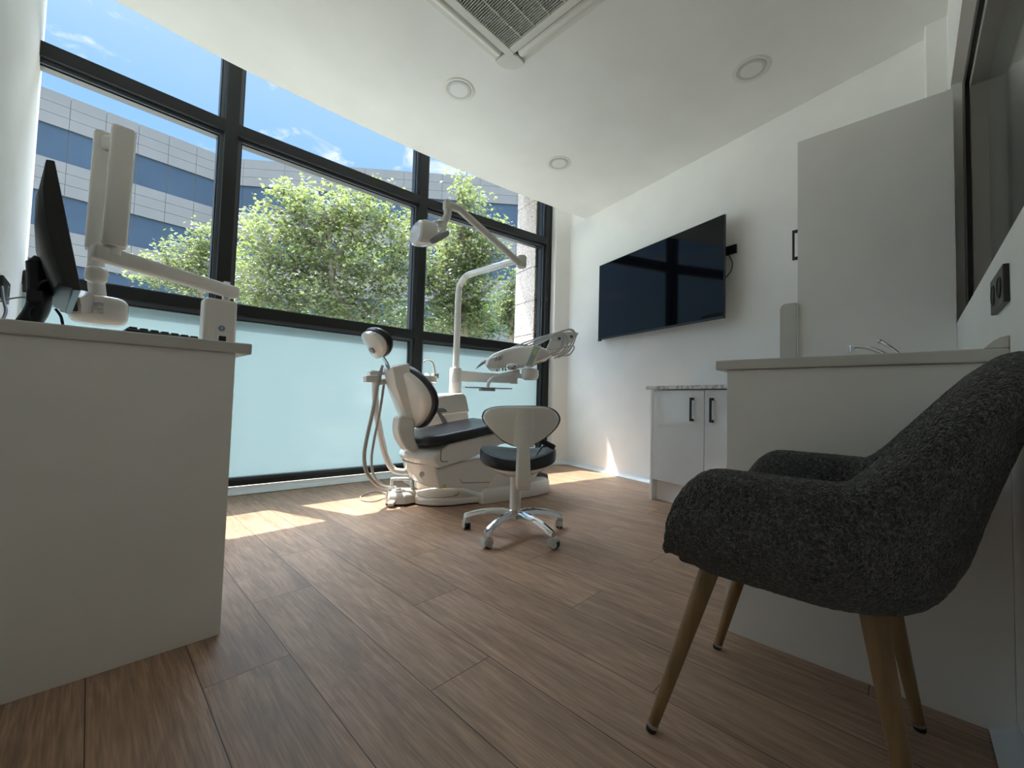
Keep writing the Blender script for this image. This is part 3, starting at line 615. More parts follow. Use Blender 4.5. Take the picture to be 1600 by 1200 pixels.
# kitchen run behind the partition
kc = empty('sink_cabinet', (2.0, .12, 0), 'white sink cabinet run hidden behind the right partition', 'cabinet')
bm = B(); box(bm, 1.42, 2.595, YR+.005, .36, .10, .79); mk('body', bm, M['lam'], kc, smooth=0)
for k in range(3): 
    bm = B(); box(bm, 1.425+k*.39, 1.425+k*.39+.385, .362, .380, .10, .785); d_ = mk('door', bm, M['gloss'], kc, smooth=0)
bm = B(); box(bm, 1.42, 2.595, .31, .325, 0.0, .10); mk('plinth', bm, M['lam'], kc, smooth=0)
bm = B(); box(bm, 1.402, 2.583, YR+.004, .40, .792, .815); setp(mk('worktop', bm, M['marble'], bevel=.002, smooth=0), 'marbled worktop under the chrome sink tap, behind the right partition', 'worktop')
tp = empty('sink_tap', (1.98, .03, .815), 'chrome lever sink tap just showing above the right partition', 'tap')
bm = B(); lathe(bm, (1.98, .02, 0), [(0, .815), (.026, .815), (.026, .825), (.021, .83), (.021, .872), (.016, .885), (0, .887)], 24); mk('tap_body', bm, M['chrome'], tp)
bm = B(); tube(bm, [(1.98, .02, .855), (1.985, .055, .885), (1.992, .10, .912), (1.998, .135, .919), (2.0, .147, .914)], lambda t: .0085-.002*t, seg=12); cyl(bm, (2.0, .1465, .925), (2.0, .1465, .900), .0095); mk('spout', bm, M['chrome'], tp)
bm = B(); tube(bm, [(1.98, .018, .886), (1.985, .035, .905), (1.992, .052, .921), (2.0, .066, .934)], lambda t: .004+.003*t, seg=10); ellipsoid(bm, (2.0, .068, .934), (.009, 0, 0), (0, .011, 0.003), (0, 0, .008)); mk('lever', bm, M['chrome'], tp)
# partition with worktop cap (right)
pr = empty('partition_counter', (1.40, .12, 0), 'beige-white partition counter behind the armchair, right side of room', 'counter')
bm = B(); box(bm, 1.38, 1.40, YR+.0005, .402, 0, .793); mk('front_panel', bm, M['lam'], pr, bevel=.001, smooth=0)
bm = B(); box(bm, 1.368, 1.63, YR+.0005, .432, .794, .824); mk('top_slab', bm, M['slabtop'], pr, bevel=.004)
pts = [(-.0, .8245)]+[(-.0-.045*(1-cos(R(k)))-.0, .8245+.028*sin(R(k))) for k in range(90, -1, -15)]
fu = Frame(1.37, YR+.001, 90)
pts = [(0.0, .8245), (.036, .8245), (.030, .832), (.022, .841), (.012, .848), (0.0, .851)]
bm = B(); prism(bm, pts, -.20, 0.0, fu); mk('upstand', bm, M['slabtop'], pr, bevel=.001)
# double socket on the right wall
so_ = empty('wall_socket', (1.45, YR, .96), 'black double wall socket above the right counter, below the inner window', 'socket')
bm = B(); box(bm, 1.355, 1.535, YR, YR+.010, .922, 1.005); mk('face_plate', bm, M['black'], so_, bevel=.002)
for cx in (1.40, 1.49): bm = B(); lathe(bm, (cx, YR+.010, .963), [(.024, -.001), (.024, .0015), (.021, .0025), (.0205, .001), (0, .001)], 24, axis=(0, 1, 0)); mk('outlet', bm, M['rubber'], so_)

# ---------------------------------------------------------------- left desk and what stands on it
dk = empty('reception_desk', (.01, 1.7, 0), 'tall beige-white desk panel in the left foreground with a thin overhanging top', 'desk')
bm = B(); box(bm, XL+.001, .289, 1.395, 1.415, 0, .793); mk('front_panel', bm, M['lam'], dk, bevel=.001, smooth=0)
bm = B(); box(bm, .269, .287, 1.415, 1.95, 0, .793); mk('side_panel', bm, M['lam'], dk, smooth=0)
bm = B(); box(bm, XL+.001, .327, 1.383, 1.98, .7935, .825); mk('top_slab', bm, M['slabtop'], dk, bevel=.004)
ZD = .825
# monitor
mo = empty('computer_monitor', (-.08, 1.80, ZD), 'black computer monitor seen from the side on the left desk', 'monitor')
fm = Frame(-.028, 1.60, 93)                       # along the screen width
def mpt(a, n_, h):                                  # a along width, n_ out of the screen, h up the tilted panel
    tilt = R(11); base = fm.W(a, 0, .945)
    nrm = -fm.V
    return base + nrm*(n_*cos(tilt)-h*sin(tilt)) + _Z*(h*cos(tilt)+n_*sin(tilt))
bm = B(); hull_box(bm, [mpt(a, n_, h) for (a, n_, h) in ((0, -.016, 0), (.53, -.016, 0), (.53, 0, 0), (0, 0, 0), (0, -.016, .335), (.53, -.016, .335), (.53, 0, .335), (0, 0, .335))]); mk('screen_panel', bm, M['black'], mo, bevel=.003)
bm = B(); rings = []
for a, k in ((.0, .55), (.02, .8), (.10, 1.0), (.43, 1.0), (.51, .8), (.53, .55)):
    rings.append([mpt(a, -.015-d_*k, h) for d_, h in ((0, .005), (.030, .02), (.040, .10), (.042, .19), (.030, .26), (.004, .328), (0, .328))])
loft(bm, rings); mk('back_shell', bm, M['black'], mo)
bm = B(); tube(bm, [mpt(.265, -.045, .12), mpt(.265, -.065, .10)], .03, k=1); 
tube(bm, [mpt(.265, -.06, .12), fm.W(.265, .075, .93), fm.W(.265, .095, .86), fm.W(.265, .10, ZD+.004)], .026, seg=12, flat=1.3); mk('stand', bm, M['black'], mo)
bm = B(); p = fm.W(.265, .10, 0); box(bm, p.x-.08, p.x+.09, p.y-.11, p.y+.11, ZD, ZD+.008); mk('foot', bm, M['black'], mo, bevel=.003)
# keyboard
kb = empty('keyboard', (.15, 1.56, ZD), 'low black keyboard on the left desk edge', 'keyboard')
fk = Frame(.06, 1.50, 4)
bm = B(); prism(bm, [(0, ZD), (.165, ZD), (.163, ZD+.012), (0, ZD+.020)], -.002, .30, fk); mk('case', bm, M['black'], kb, bevel=.003)
bm = B()
for i in range(7):
    for j in range(12):
        a = .006+i*.0225; w_ = .008+j*.0235; zt_ = ZD+.020-a*.05
        hull_box(bm, [fk.W(a+e, w_+f, zt_-.001) for e, f in ((0, 0), (.019, 0), (.019, .019), (0, .019))]+[fk.W(a+e, w_+f, zt_+.007) for e, f in ((.002, .002), (.017, .002), (.017, .017), (.002, .017))])
mk('keys', bm, M['black'], kb, smooth=0)
# wall sockets on the left wall and cables
ls = empty('wall_socket', (XL, 2.72, 1.08), 'black wall socket plate on the left wall behind the monitor', 'socket')
bm = B(); box(bm, XL, XL+.010, 2.60, 2.80, 1.035, 1.125); mk('face_plate', bm, M['black'], ls, bevel=.002)
for cy in (2.74,): bm = B(); box(bm, XL+.0101, XL+.012, cy-.022, cy+.022, 1.055, 1.105); mk('outlet', bm, M['grey'], ls, smooth=0)
bm = B(); box(bm, XL+.0121, XL+.014, 2.735, 2.745, 1.060, 1.10); mk('slot', bm, M['black'], ls, smooth=0)
fc = Frame(0, 1.95, 0)
def cab(pxs, r, label, w0=1.95, w1=None):
    w1 = w0 if w1 is None else w1; bm = B(); n = len(pxs)
    pts = [plane(x, y, Vector((0, 1, 0)), w0+(w1-w0)*i/(n-1)) for i, (x, y) in enumerate(pxs)]
    tube(bm, pts, r, seg=8, k=5); setp(mk('cable', bm, M['cable']), label, 'cable', 'black cables behind the monitor')
cab([(1, 471), (10, 468), (28, 465), (42, 465), (52, 468), (60, 470)], .0028, 'black cable running level from the left wall socket to the adapter', 2.55, 1.84)
cab([(3, 448), (6, 470), (9, 485), (5, 497), (-6, 503)], .004, 'thick black cable looping down at the left image edge', 2.3, 1.9)
cab([(95, 437), (80, 437), (66, 440), (59, 449), (57, 460)], .0025, 'thin black cable arching over the top of the monitor stand', 1.72, 1.84)
cab([(56, 470), (54, 478), (47, 483), (46, 492), (48, 500)], .002, 'thin black cable dropping from the adapter to the desk', 1.84, 1.80)
cab([(87, 483), (95, 494), (98, 507)], .0035, 'black cable falling right of the monitor stand', 1.80, 1.78)
cab([(34, 502), (44, 498), (52, 497)], .0025, 'short black cable lying on the desk left of the monitor stand', 1.84, 1.82)
bm = B(); p = plane(57, 464, Vector((0, 1, 0)), 1.84); box(bm, p.x-.018, p.x+.014, 1.82, 1.86, p.z-.017, p.z+.018); setp(mk('power_adapter', bm, M['black'], bevel=.003), 'small black adapter block held by the cables beside the monitor stand', 'adapter')

# x-ray unit on its own column behind the desk
YX = 2.30; fx_ = Frame(0, YX, 0)
xr = empty('xray_unit', (.41, YX+.04, 0), 'white dental x-ray arm on a column behind the left desk', 'x-ray machine')
bm = B(); box(bm, .345, .475, YX, YX+.10, .86, 1.117); mk('control_box', bm, M['plastic2'], xr, bevel=.014)
bm = B(); a, z = fx_.px(346.5, 513); lathe(bm, (a, YX, z), [(0, .0), (.013, .0), (.013, .002), (.011, .003), (0, .003)], 24, axis=(0, -1, 0)); mk('badge', bm, M['blue'], xr, label='round blue badge')
bm = B(); box(bm, a-.0035, a+.0035, YX-.0045, YX-.003, z-.006, z+.006); mk('badge_mark', bm, M['lgrey'], xr, smooth=0)
a, z = fx_.px(347, 522)
bm = B(); box(bm, a-.024, a+.026, YX-.006, YX, z-.04, z+.003); mk('switch_surround', bm, M['plastic2'], xr, bevel=.003)
bm = B(); box(bm, a-.013, a+.015, YX-.008, YX-.0055, z-.035, z-.010); mk('switch', bm, M['black'], xr, bevel=.001)
bm = B(); box(bm, .38, .44, YX+.02, YX+.08, .03, .862); box(bm, .20, .452, YX-.05, YX+.15, 0, .03); mk('column', bm, M['plastic2'], xr, bevel=.006)
bm = B(); cyl(bm, (.435, YX+.05, 1.11), (.435, YX+.05, 1.145), .016); cyl(bm, (.435, YX+.05, 1.195), (.435, YX+.05, 1.212), .014); mk('pivot', bm, M['plastic2'], xr)
# horizontal arm (rectangular section) from the box towards the wall side
pA = Vector((.475, YX+.05, 1.165)); pB = Vector((-.015, YX-.16, 1.185))
def bar(bm, p, q, h, w_, n_=8):
    d = (q-p).normalized(); s = d.cross(_Z).normalized(); u_ = s.cross(d)
    prof = [(w_*math.copysign(abs(cos(t))**.42, cos(t)), h*math.copysign(abs(sin(t))**.42, sin(t))) for t in [2*pi*(i+.5)/16 for i in range(16)]]
    rings = [[c+(s*x*k+u_*y*k) for x, y in prof] for c, k in ((p-d*.004, .7), (p, .9), (p+d*.008, 1), (q-d*.008, 1), (q, .9), (q+d*.004, .7))]
    loft(bm, rings)
bm = B(); bar(bm, pA, pB, .030, .026); mk('horizontal_arm', bm, M['plastic2'], xr)
bm = B(); q = Vector((-.012, YX-.155, 0)); 
v1a = fx_.P(151, 392, -.05); v1b = fx_.P(166, 211, -.05); v2a = fx_.P(178, 385, -.15); v2b = fx_.P(194, 204, -.15)
bm = B(); bar(bm, v2a, v2b, .036, .036); mk('folded_arm', bm, M['plastic'], xr)
bm = B(); bar(bm, v1a, v1b, .034, .034); mk('folded_arm', bm, M['plastic'], xr)
bm = B(); bar(bm, fx_.P(160, 226, -.05), fx_.P(190, 224, -.15), .028, .02); mk('elbow', bm, M['plastic2'], xr)
bm = B(); tube(bm, [v2a+_Z*.01, Vector((v2a.x, v2a.y, pB.z))], .022, k=1, seg=16); mk('pivot', bm, M['plastic2'], xr)
bm = B(); tube(bm, [v1a+_Z*.03, v1a-_Z*.03, fx_.P(147, 440, -.05)], .025, seg=16); ellipsoid(bm, fx_.P(151, 430, -.06), (.034, 0, 0), (0, .045, 0), (0, 0, .032), p=.7); mk('wrist_joint', bm, M['plastic'], xr)
bm = B(); tube(bm, [fx_.P(150, 430, -.03), fx_.P(151, 448, .0), fx_.P(154, 470, .02)], .026, seg=16); mk('yoke', bm, M['cream'], xr)
cH = fx_.P(155, 486, .0)
bm = B(); ellipsoid(bm, cH, (.085, 0, 0), (0, .075, 0), (0, 0, .058), nu=28, nv=18, p=.5); hd = mk('tube_head', bm, M['plastic'], xr)
a, z = fx_.px(147, 480, -.078)
bm = B(); box(bm, a-.026, a+.026, YX-.0785, YX-.0755, z-.022, z+.022); lb_ = mk('rating_label', bm, M['paper'], hd, smooth=0)
bm = B()
for i in range(6): box(bm, a-.022, a+.022-.012*((i*7) % 3), YX-.0792, YX-.0784, z+.016-.0066*i-.0012, z+.016-.0066*i+.0008)
mk('printed_lines', bm, M['grey'], hd, smooth=0)
k0 = fx_.P(127, 470, -.05); k1 = fx_.P(109, 476, -.12)
bm = B(); ax_ = (k1-k0).normalized(); s_ = ax_.cross(_Z).normalized(); u_ = s_.cross(ax_)
rings = [[c+(s_*x+u_*y)*r_ for x, y in ((-1, -1), (0, -1.15), (1, -1), (1.1, 0), (1, 1), (0, 1.15), (-1, 1), (-1.1, 0))] for c, r_ in ((k0, .036), (k0.lerp(k1, .4), .037), (k1, .029))]
loft(bm, rings); co = mk('collimator', bm, M['lgrey'], xr)
bm = B(); rings = [[c+(s_*x+u_*y)*r_ for x, y in ((-1, -1), (1, -1), (1, 1), (-1, 1))] for c, r_ in ((k1-ax_*.01, .020), (k1+ax_*.012, .020))]; loft(bm, rings); mk('aperture', bm, M['black'], co, smooth=0)

# ---------------------------------------------------------------- boucle armchair
def armchair():
    root = empty('armchair', (1.06, .16, 0), 'dark grey boucle armchair with four tapered wooden legs, right foreground', 'armchair')
    cx = 1.060; yF = .338; yB = -.016; hw = .250
    # centre line of the wall of the shell, seen from above: near arm -> back -> far arm
    n_s = 220; rc = .135
    L1 = yF-(yB+rc); Lc = pi/2*rc; L2 = 2*hw-2*rc; tot = 2*L1+2*Lc+L2
    def plan(s):
        d = s*tot
        if d < L1: return Vector((cx-hw, yF-d, 0)), Vector((-1, 0, 0))
        d -= L1
        if d < Lc: t = d/rc; return Vector((cx-hw+rc-rc*cos(t), yB+rc-rc*sin(t), 0)), Vector((-cos(t), -sin(t), 0))
        d -= Lc
        if d < L2: return Vector((cx-hw+rc+d, yB, 0)), Vector((0, -1, 0))
        d -= L2
        if d < Lc: t = d/rc; return Vector((cx+hw-rc+rc*sin(t), yB+rc-rc*cos(t), 0)), Vector((sin(t), -cos(t), 0))
        d -= Lc; return Vector((cx+hw, yB+rc+d, 0)), Vector((1, 0, 0))
    def sm(a, b, x): t = min(max((x-a)/(b-a), 0), 1); return t*t*(3-2*t)
    rings = []; SEG = 72
    for i in range(n_s+1):
        s = i/n_s; c, nrm = plan(s); m_ = 1-abs(2*s-1)                # 0 at arm fronts, 1 at mid back
        d = min(s, 1-s)*tot
        back = sm(L1+Lc*.20, L1+Lc*.98, d)
        top = .566 + .205*back                                       # arm height to back height
        lean = .004+.105*back                                        # the back leans out at the top
        fr_ = min(d/.10, 1.0); roll = math.sqrt(max(0, 1-(1-fr_)**2)) # rounded arm front
        top = top-(1-roll)*.150
        bot = .368+.018*sm(.08, 0, d)
        th = .033+.004*sm(.0, .15, d)
        tu = .045*(1-back*.3)
        ring = []
        # outer bottom -> outer belly -> rim -> inner -> seat level
        h = top-bot; q = lambda v, f: min(v, h*f)
        ctrl = [(-.050, bot-.006), (-.010, bot-.006), (th*.55, bot+.002), (th+.004, bot+q(.040, .22)), (th+.010, bot+q(.10, .5)), (th+.008, bot+h*.62), (th+.002, top-q(.06, .26)), (th-.003, top-q(.022, .12)), (th*.45, top-.002), (-th*.45, top-.001), (-th+.002, top-q(.022, .12)), (-th-.002, top-q(.06, .3)), (-th-.006, bot+q(.085, .45)), (-th-.012, bot+q(.035, .25)), (-.055, bot+q(.02, .12))]
        P = catmull([(a, z, 0) for a, z in ctrl]+[(ctrl[0][0], ctrl[0][1], 0)], 6)[:-1]
        for p in P:
            a, z = p.x, p.y; f = max(0, (z-.42)/(top-.42)) if top > .43 else 0
            o = c+nrm*(a+lean*f**1.25 - tu*max(0, (.46-z)/.09)**1.3*(.6 if z < .46 else 0))
            if i in (0, n_s) or d < .02: pass
            ring.append(Vector((o.x, o.y, z)))
        rings.append(ring)
    # pull the arm fronts into rounded noses
    def nose(ring, k, dy):
        c = sum(ring, Vector())/len(ring); return [Vector((c.x+(p.x-c.x)*k, p.y+dy, c.z+(p.z-c.z)*k)) for p in ring]
    r0, r1 = rings[0], rings[-1]
    pre = [nose(r0, k, dy) for k, dy in ((.15, .014), (.45, .0125), (.72, .009), (.90, .004))]; post = [nose(r1, k, dy) for k, dy in ((.90, .004), (.72, .009), (.45, .0125), (.15, .014))]
    bm = B(); loft(bm, pre+rings+post)
    bmesh.ops.subdivide_edges(bm, edges=[e for e in bm.edges if e.calc_length() > .0085], cuts=1, use_grid_fill=True)
    bm.normal_update()
    def fuzz(bm):
        for v_ in bm.verts:
            q = v_.co*95; v_.co += v_.normal*(noise.noise(q*1.5)*.0012+noise.noise(q*3.1)*.0010)
    fuzz(bm); mk('upholstered_shell', bm, M['boucle'], root, smooth=180)
    bm = B(); ellipsoid(bm, (cx, .165, .432), (.212, 0, 0), (0, .205, 0), (0, 0, .052), nu=90, nv=44, p=.42); fuzz(bm); mk('seat_cushion', bm, M['boucle'], root, smooth=180)
    bm = B(); pts = [(cx-.205, yF+.005), (cx+.205, yF+.005), (cx+.205, .11), (cx+.12, .02), (cx-.12, .02), (cx-.205, .11)]
    slab(bm, pts, .358, .40); mk('seat_base', bm, M['boucle'], root, bevel=.012)
    for tx, ty, fx, fy_ in ((.905, .285, .850, .386), (1.225, .285, 1.262, .386), (.905, .045, .862, -.012), (1.225, .045, 1.268, -.014)):
        bm = B(); t_ = Vector((tx, ty, .372)); f_ = Vector((fx, fy_, .012))
        tube(bm, [t_, t_.lerp(f_, .5), f_], lambda t: .0190-.0085*t, seg=24, k=1); lg = mk('leg', bm, M['leg'], root)
        d = (f_-t_).normalized()
        bm = B(); tube(bm, [f_-d*.006, f_+d*.002], .0118, seg=20, k=1); mk('ferrule', bm, M['steel'], lg)
        bm = B(); cyl(bm, f_+d*.0015, Vector((f_.x+d.x*.012, f_.y+d.y*.012, 0.0)), .0115, .0105, 20); mk('glide', bm, M['rubber'], lg)
armchair()

# ---------------------------------------------------------------- dentist's stool
def stool():
    C_ = Vector((1.55, 1.452, 0)); root = empty('dentist_stool', C_, 'white-backed swivel stool on a chrome five-star base with castors', 'stool')
    for k in range(5):
        a = R(-95+72*k); d = Vector((cos(a), sin(a), 0)); s = Vector((-sin(a), cos(a), 0)); bm = B(); rings = []
        for r_, zc, hh, ww in ((.02, .098, .020, .022), (.06, .108, .017, .020), (.12, .107, .015, .018), (.18, .098, .0135, .017), (.225, .085, .013, .017), (.255, .074, .013, .018), (.272, .068, .012, .014)):
            rings.append([C_+d*r_+s*x*ww+_Z*(zc+y*hh) for x, y in ((-1, -1), (-.85, .1), (-.35, .9), (.35, .9), (.85, .1), (1, -1), (.55, -1), (.45, -.3), (-.45, -.3), (-.55, -1))])
        loft(bm, rings); leg = mk('leg', bm, M['chrome'], root, smooth=30)
        e = C_+d*.262; bm = B(); cyl(bm, e+_Z*.048, e+_Z*.066, .0125); mk('castor_stem', bm, M['chrome'], root)
        off_ = R(35*k+20); cd_ = Vector((cos(a+off_), sin(a+off_), 0)); cs = Vector((-cd_.y, cd_.x, 0)); wc = e+cd_*.010
        cr = B(); 
        rings = [[wc+cs*q+cd_*x+_Z*z for x, z in ((-.026, .014), (-.028, .030), (-.022, .044), (-.010, .052), (.006, .052), (.018, .046), (.022, .034), (.012, .036), (-.006, .03), (-.014, .014))] for q in (-.0175, -.016, .016, .0175)]
        loft(cr, rings); ca = mk('castor', cr, M['lgrey'], root, bevel=.001)
        for q in (-1, 1):
            bm = B(); cyl(bm, wc+cs*q*.004+_Z*.0225+cd_*.004, wc+cs*q*.0145+_Z*.0225+cd_*.004, .0225, seg=28); wh = mk('wheel', bm, M['rubber'], ca, bevel=.002)
            bm = B(); cyl(bm, wc+cs*q*.0145+_Z*.0225+cd_*.004, wc+cs*q*.0185+_Z*.0225+cd_*.004, .0185, seg=24); mk('wheel_cap', bm, M['lgrey'], ca, bevel=.001)
    bm = B(); lathe(bm, C_, [(0, .085), (.034, .085), (.036, .10), (.034, .122), (.028, .126), (0, .126)], 32); mk('hub', bm, M['chrome'], root)
    bm = B(); lathe(bm, C_, [(0, .122), (.029, .122), (.029, .30), (.024, .305), (.024, .34), (0, .34)], 32); mk('column', bm, M['plastic'], root)
    vd_ = Vector((cos(R(43)), sin(R(43)), 0)); ud = Vector((sin(R(43)), -cos(R(43)), 0))
    # seat: rounded triangle, sides lifted
    def sr(t): return .188*(1+.05*cos(2*t))*(1+.04*cos(3*t))
    def seat_ring(k, z, lift): 
        out = []
        for j in range(40):
            t = 2*pi*j/40; r_ = sr(t)*k; a = cos(t)*r_; b = sin(t)*r_*.95; out.append(C_+ud*a+vd_*b+_Z*(z+lift*(a/.19)**2+.012*(b/.19)))
        return out
    bm = B(); loft(bm, [seat_ring(k, z, l_) for k, z, l_ in ((.3, .352, .02), (.90, .352, .02), (.985, .358, .022), (1.0, .372, .026), (.995, .392, .032), (.965, .404, .034), (.88, .409, .034), (.6, .403, .036), (.3, .400, .036), (.05, .400, .036))]); mk('seat', bm, M['vinyl'], root)
    bm = B(); loft(bm, [seat_ring(k, z, l_) for k, z, l_ in ((.15, .296, .0), (.28, .298, .0), (.45, .306, .004), (.70, .326, .012), (.90, .343, .018), (.965, .353, .02), (.90, .354, .02), (.2, .352, .02))]); mk('seat_pan', bm, M['plastic'], root)
    fb = Frame(1.55-.175*vd_.x, 1.452-.175*vd_.y, -47)
    ol = [fb.px(x, y) for x, y in ((751, 652), (754, 643.5), (762, 638), (775, 635), (792, 634), (815, 633.8), (838, 634), (855, 635.5), (867, 640), (875, 648), (877.3, 657), (873, 667), (864, 677), (850, 688), (835, 696), (819, 700), (803, 698), (788, 692), (775, 682), (762, 669), (754, 660))]
    ol = [(p.x, p.y) for p in catmull([(a, z, 0) for a, z in ol]+[(ol[0][0], ol[0][1], 0)], 3)[:-1]]
    ca = sum(p[0] for p in ol)/len(ol); cz = sum(p[1] for p in ol)/len(ol)
    def ring(k, w_, curve=.10): return [fb.W(ca+(a-ca)*k, w_+curve*((a-ca)*k/.2)**2*.35, cz+(z-cz)*k) for a, z in ol]
    bm = B(); loft(bm, [ring(k, w_) for k, w_ in ((.02, -.010), (.5, -.010), (.85, -.0095), (.93, -.006), (.955, 0), (.955, .012), (.5, .012))]); bs = mk('backrest_shell', bm, M['plastic'], root)
    bm = B(); loft(bm, [ring(k, w_) for k, w_ in ((.3, .010), (.97, .008), (1.0, .013), (1.0, .028), (.96, .040), (.7, .046), (.2, .048))]); mk('backrest_cushion', bm, M['vinyl'], root)
    # raised centre rib and post
    ca += .017
    zt_ = fb.px(815, 636)[1]; z_ = fb.px(818, 698)[1]
    bm = B(); rings = []
    for z, hw_, w_ in ((zt_-.008, .034, -.014), (zt_-.10, .033, -.018), (z_+.03, .031, -.022), (z_, .029, -.026)):
        rings.append([fb.W(ca+x, w_+q, z) for x, q in ((-hw_-.02, .014), (-hw_, 0), (0, -.003), (hw_, 0), (hw_+.02, .014), (0, .016))])
    loft(bm, rings); mk('backrest_rib', bm, M['plastic'], root, smooth=50)
    zb_ = fb.px(822, 765)[1]; bm = B(); rings = []
    for z, hw_, w_ in ((z_+.012, .028, -.022), (z_-.03, .0285, -.030), (z_-.08, .031, -.034), (z_-.15, .033, -.036), (zb_+.02, .033, -.030), (zb_, .028, -.018)):
        rings.append([fb.W(ca+x+.003*(z_-z)/.2, w_+q, z) for x, q in ((-hw_-.005, .030), (-hw_, .006), (-hw_+.008, 0), (hw_-.004, 0), (hw_+.002, .006), (hw_+.002, .030))])
    loft(bm, rings); p0 = fb.W(ca, 0.0, zb_+.04)
    hull_box(bm, [p0+ud*a+vd_*b+_Z*c for c in (-.02, .012) for a, b in ((-.026, -.02), (.026, -.02), (.026, .17), (-.026, .17))]); mk('back_post', bm, M['plastic'], root, bevel=.003)
    bm = B(); q0_ = C_+ud*.10-vd_*.02+_Z*.40; q1_ = C_+ud*.168-vd_*.12+_Z*.455
    l0 = at_(848, 690, C_-vd_*.10); l1 = at_(866, 699, C_-vd_*.12)
    tube(bm, [C_+ud*.06+_Z*.345-vd_*.02, l0-_Z*.02, l0], .005, seg=8); lv = mk('height_lever', bm, M['chrome'], root)
    bm = B(); d_ = (l1-l0).normalized(); bar(bm, l0-d_*.005, l1, .013, .009); mk('lever_grip', bm, M['black'], lv)
def at_(x, y, P_):
    d = ray(x, y); t = _F.dot(P_)/_F.dot(d); return CAM+d*t
stool()

# ---------------------------------------------------------------- dental chair
DC = Frame(1.75, 2.22, -8)
def pxs(pts, w_, fr=DC): return [fr.px(x, y, w_) for x, y in pts]
def gs(a): t = min(max((-.15-a)/.34, 0), 1); return t*t*(3-2*t)
def stern(bm, pts, hw, fr=DC, pull=.10):
    # the housing narrows to a rounded stern at the head end
    P = []
    for x, y in pts:
        a1, z1 = fr.px(x, y, -hw); g = gs(a1); z0 = fr.px(x, y, 0)[1]; P.append((a1+.107*g, z1+(z0-z1)*g, g))
    rings = []
    for w_ in (-1, -.96, -.85, -.65, -.35, 0, .35, .65, .85, .96, 1):
        rings.append([fr.W(a+pull*g*abs(w_)**2.4, w_*hw, z) for a, z, g in P])
    loft(bm, rings)
def dental_chair():
    root = empty('dental_chair', DC.W(.1, 0, 0), 'white dental treatment chair with black cushions, by the window', 'dental chair')
    def outline(pts): return [DC.W(a, b, 0).xy for a, b in pts]
    nose_ = [(-.09-.19*cos(R(k)), .03+.185*sin(R(k))) for k in range(-80, 81, 10)]
    base = [(.30, -.22)]+[(-.10, -.165)]+nose_+[(.0, .22), (.30, .24)]
    bm = B(); slab(bm, outline(base), .004, .045); mk('base_plate', bm, M['plastic'], root, bevel=.014)
    bm = B(); slab(bm, outline([(-.22+.035*0, -.06), (-.24, .03), (-.21, .12), (-.10, .16), (-.01, .14), (.03, .08), (.03, -.03), (-.02, -.10), (-.12, -.11)]), .044, .049); mk('tread_pad', bm, M['lgrey'], root, bevel=.002)
    bm = B(); slab(bm, outline([(p[0]*1.0, p[1]) for p in [(.32, -.215), (-.09, -.16)]+[(-.09-.185*cos(R(k)), .03+.18*sin(R(k))) for k in range(-80, 81, 10)]+[(.3, .23)]]), 0.0, .006); mk('base_gasket', bm, M['rubber'], root)
    # foot housing
    f0 = [(.08, -.235), (.30, -.245), (.55, -.235), (.70, -.205), (.76, -.15), (.78, -.05), (.78, .10), (.72, .19), (.5, .22), (.1, .22)]
    bm = B(); rings = []
    for k, z in ((1.0, 0.0), (1.0, .035), (.985, .075), (.93, .10), (.7, .108)):
        rings.append([DC.W(.42+(a-.42)*k, b*k, z) for a, b in f0])
    loft(bm, rings); mk('foot_housing', bm, M['plastic'], root, bevel=.008)
    pa = pxs([(826, 754), (858, 753), (857, 741), (847, 738), (827, 742)], -.10)
    bm = B(); prism(bm, pa, -.10, .10, DC); mk('footrest_pad', bm, M['vent_pad'], root, bevel=.012)
    # lifting arm
    bm = B(); prism(bm, pxs([(754, 789.5), (756, 773), (768, 753), (780, 735), (793, 716), (855, 716), (838, 748), (822, 772), (800, 789)], -.22), -.22, .16, DC); mk('lift_arm', bm, M['plastic'], root, bevel=.02)
    # lower and upper housings
    bm = B(); lo = ([(629, 721), (648, 729.5), (682, 731), (715, 725), (745, 716), (795, 712), (781, 735), (769, 752), (757, 771), (729, 763), (698, 762.5), (667, 761), (652, 752), (639, 739)])
    stern(bm, lo, .205); mk('lower_housing', bm, M['plastic'], root, bevel=.02, seg=4)
    bm = B(); prism(bm, pxs([(719, 749), (722, 755), (766, 754), (767, 753.2), (722.4, 754), (719.6, 748.6)], -.206), -.2062, -.204, DC); mk('panel_line', bm, M['dgrey'], root, smooth=0)
    bm = B(); hi = ([(627, 712), (634, 704), (652, 700), (672, 700), (700, 694), (762, 679), (830, 668), (832, 690), (784, 694), (743, 713), (717, 722), (682, 728.5), (650, 727), (631, 719)])
    stern(bm, hi, .225); mk('upper_housing', bm, M['plastic'], root, bevel=.016, seg=4)
    # side panel outline on the upper housing
    bm = B(); prism(bm, pxs([(688.5, 704), (690, 702), (689, 718.5), (692, 721), (700, 720.4), (700, 721.6), (691, 722.4), (687.6, 719)], -.226), -.2262, -.224, DC); mk('panel_line', bm, M['dgrey'], root, smooth=0)
    # small warning triangle and round port
    q = pxs([(691, 761), (694.5, 756), (697, 761)], -.2055); bm = B(); prism(bm, q, -.2075, -.205, DC); mk('warning_triangle', bm, M['pink'], root, smooth=0, label='small orange warning triangle')
    a, z = DC.px(659, 741, -.2055); bm = B(); lathe(bm, DC.W(a, -.205, z), [(0, 0), (.017, 0), (.017, .003), (.013, .005), (.006, .004), (0, .004)], 24, axis=-DC.V); mk('round_cap', bm, M['plastic2'], root)
    # seat cushion
    def topz(u): return .445+.155*(u+.32) if u < .28 else .538-.10*(u-.28)
    bm = B(); rings = []
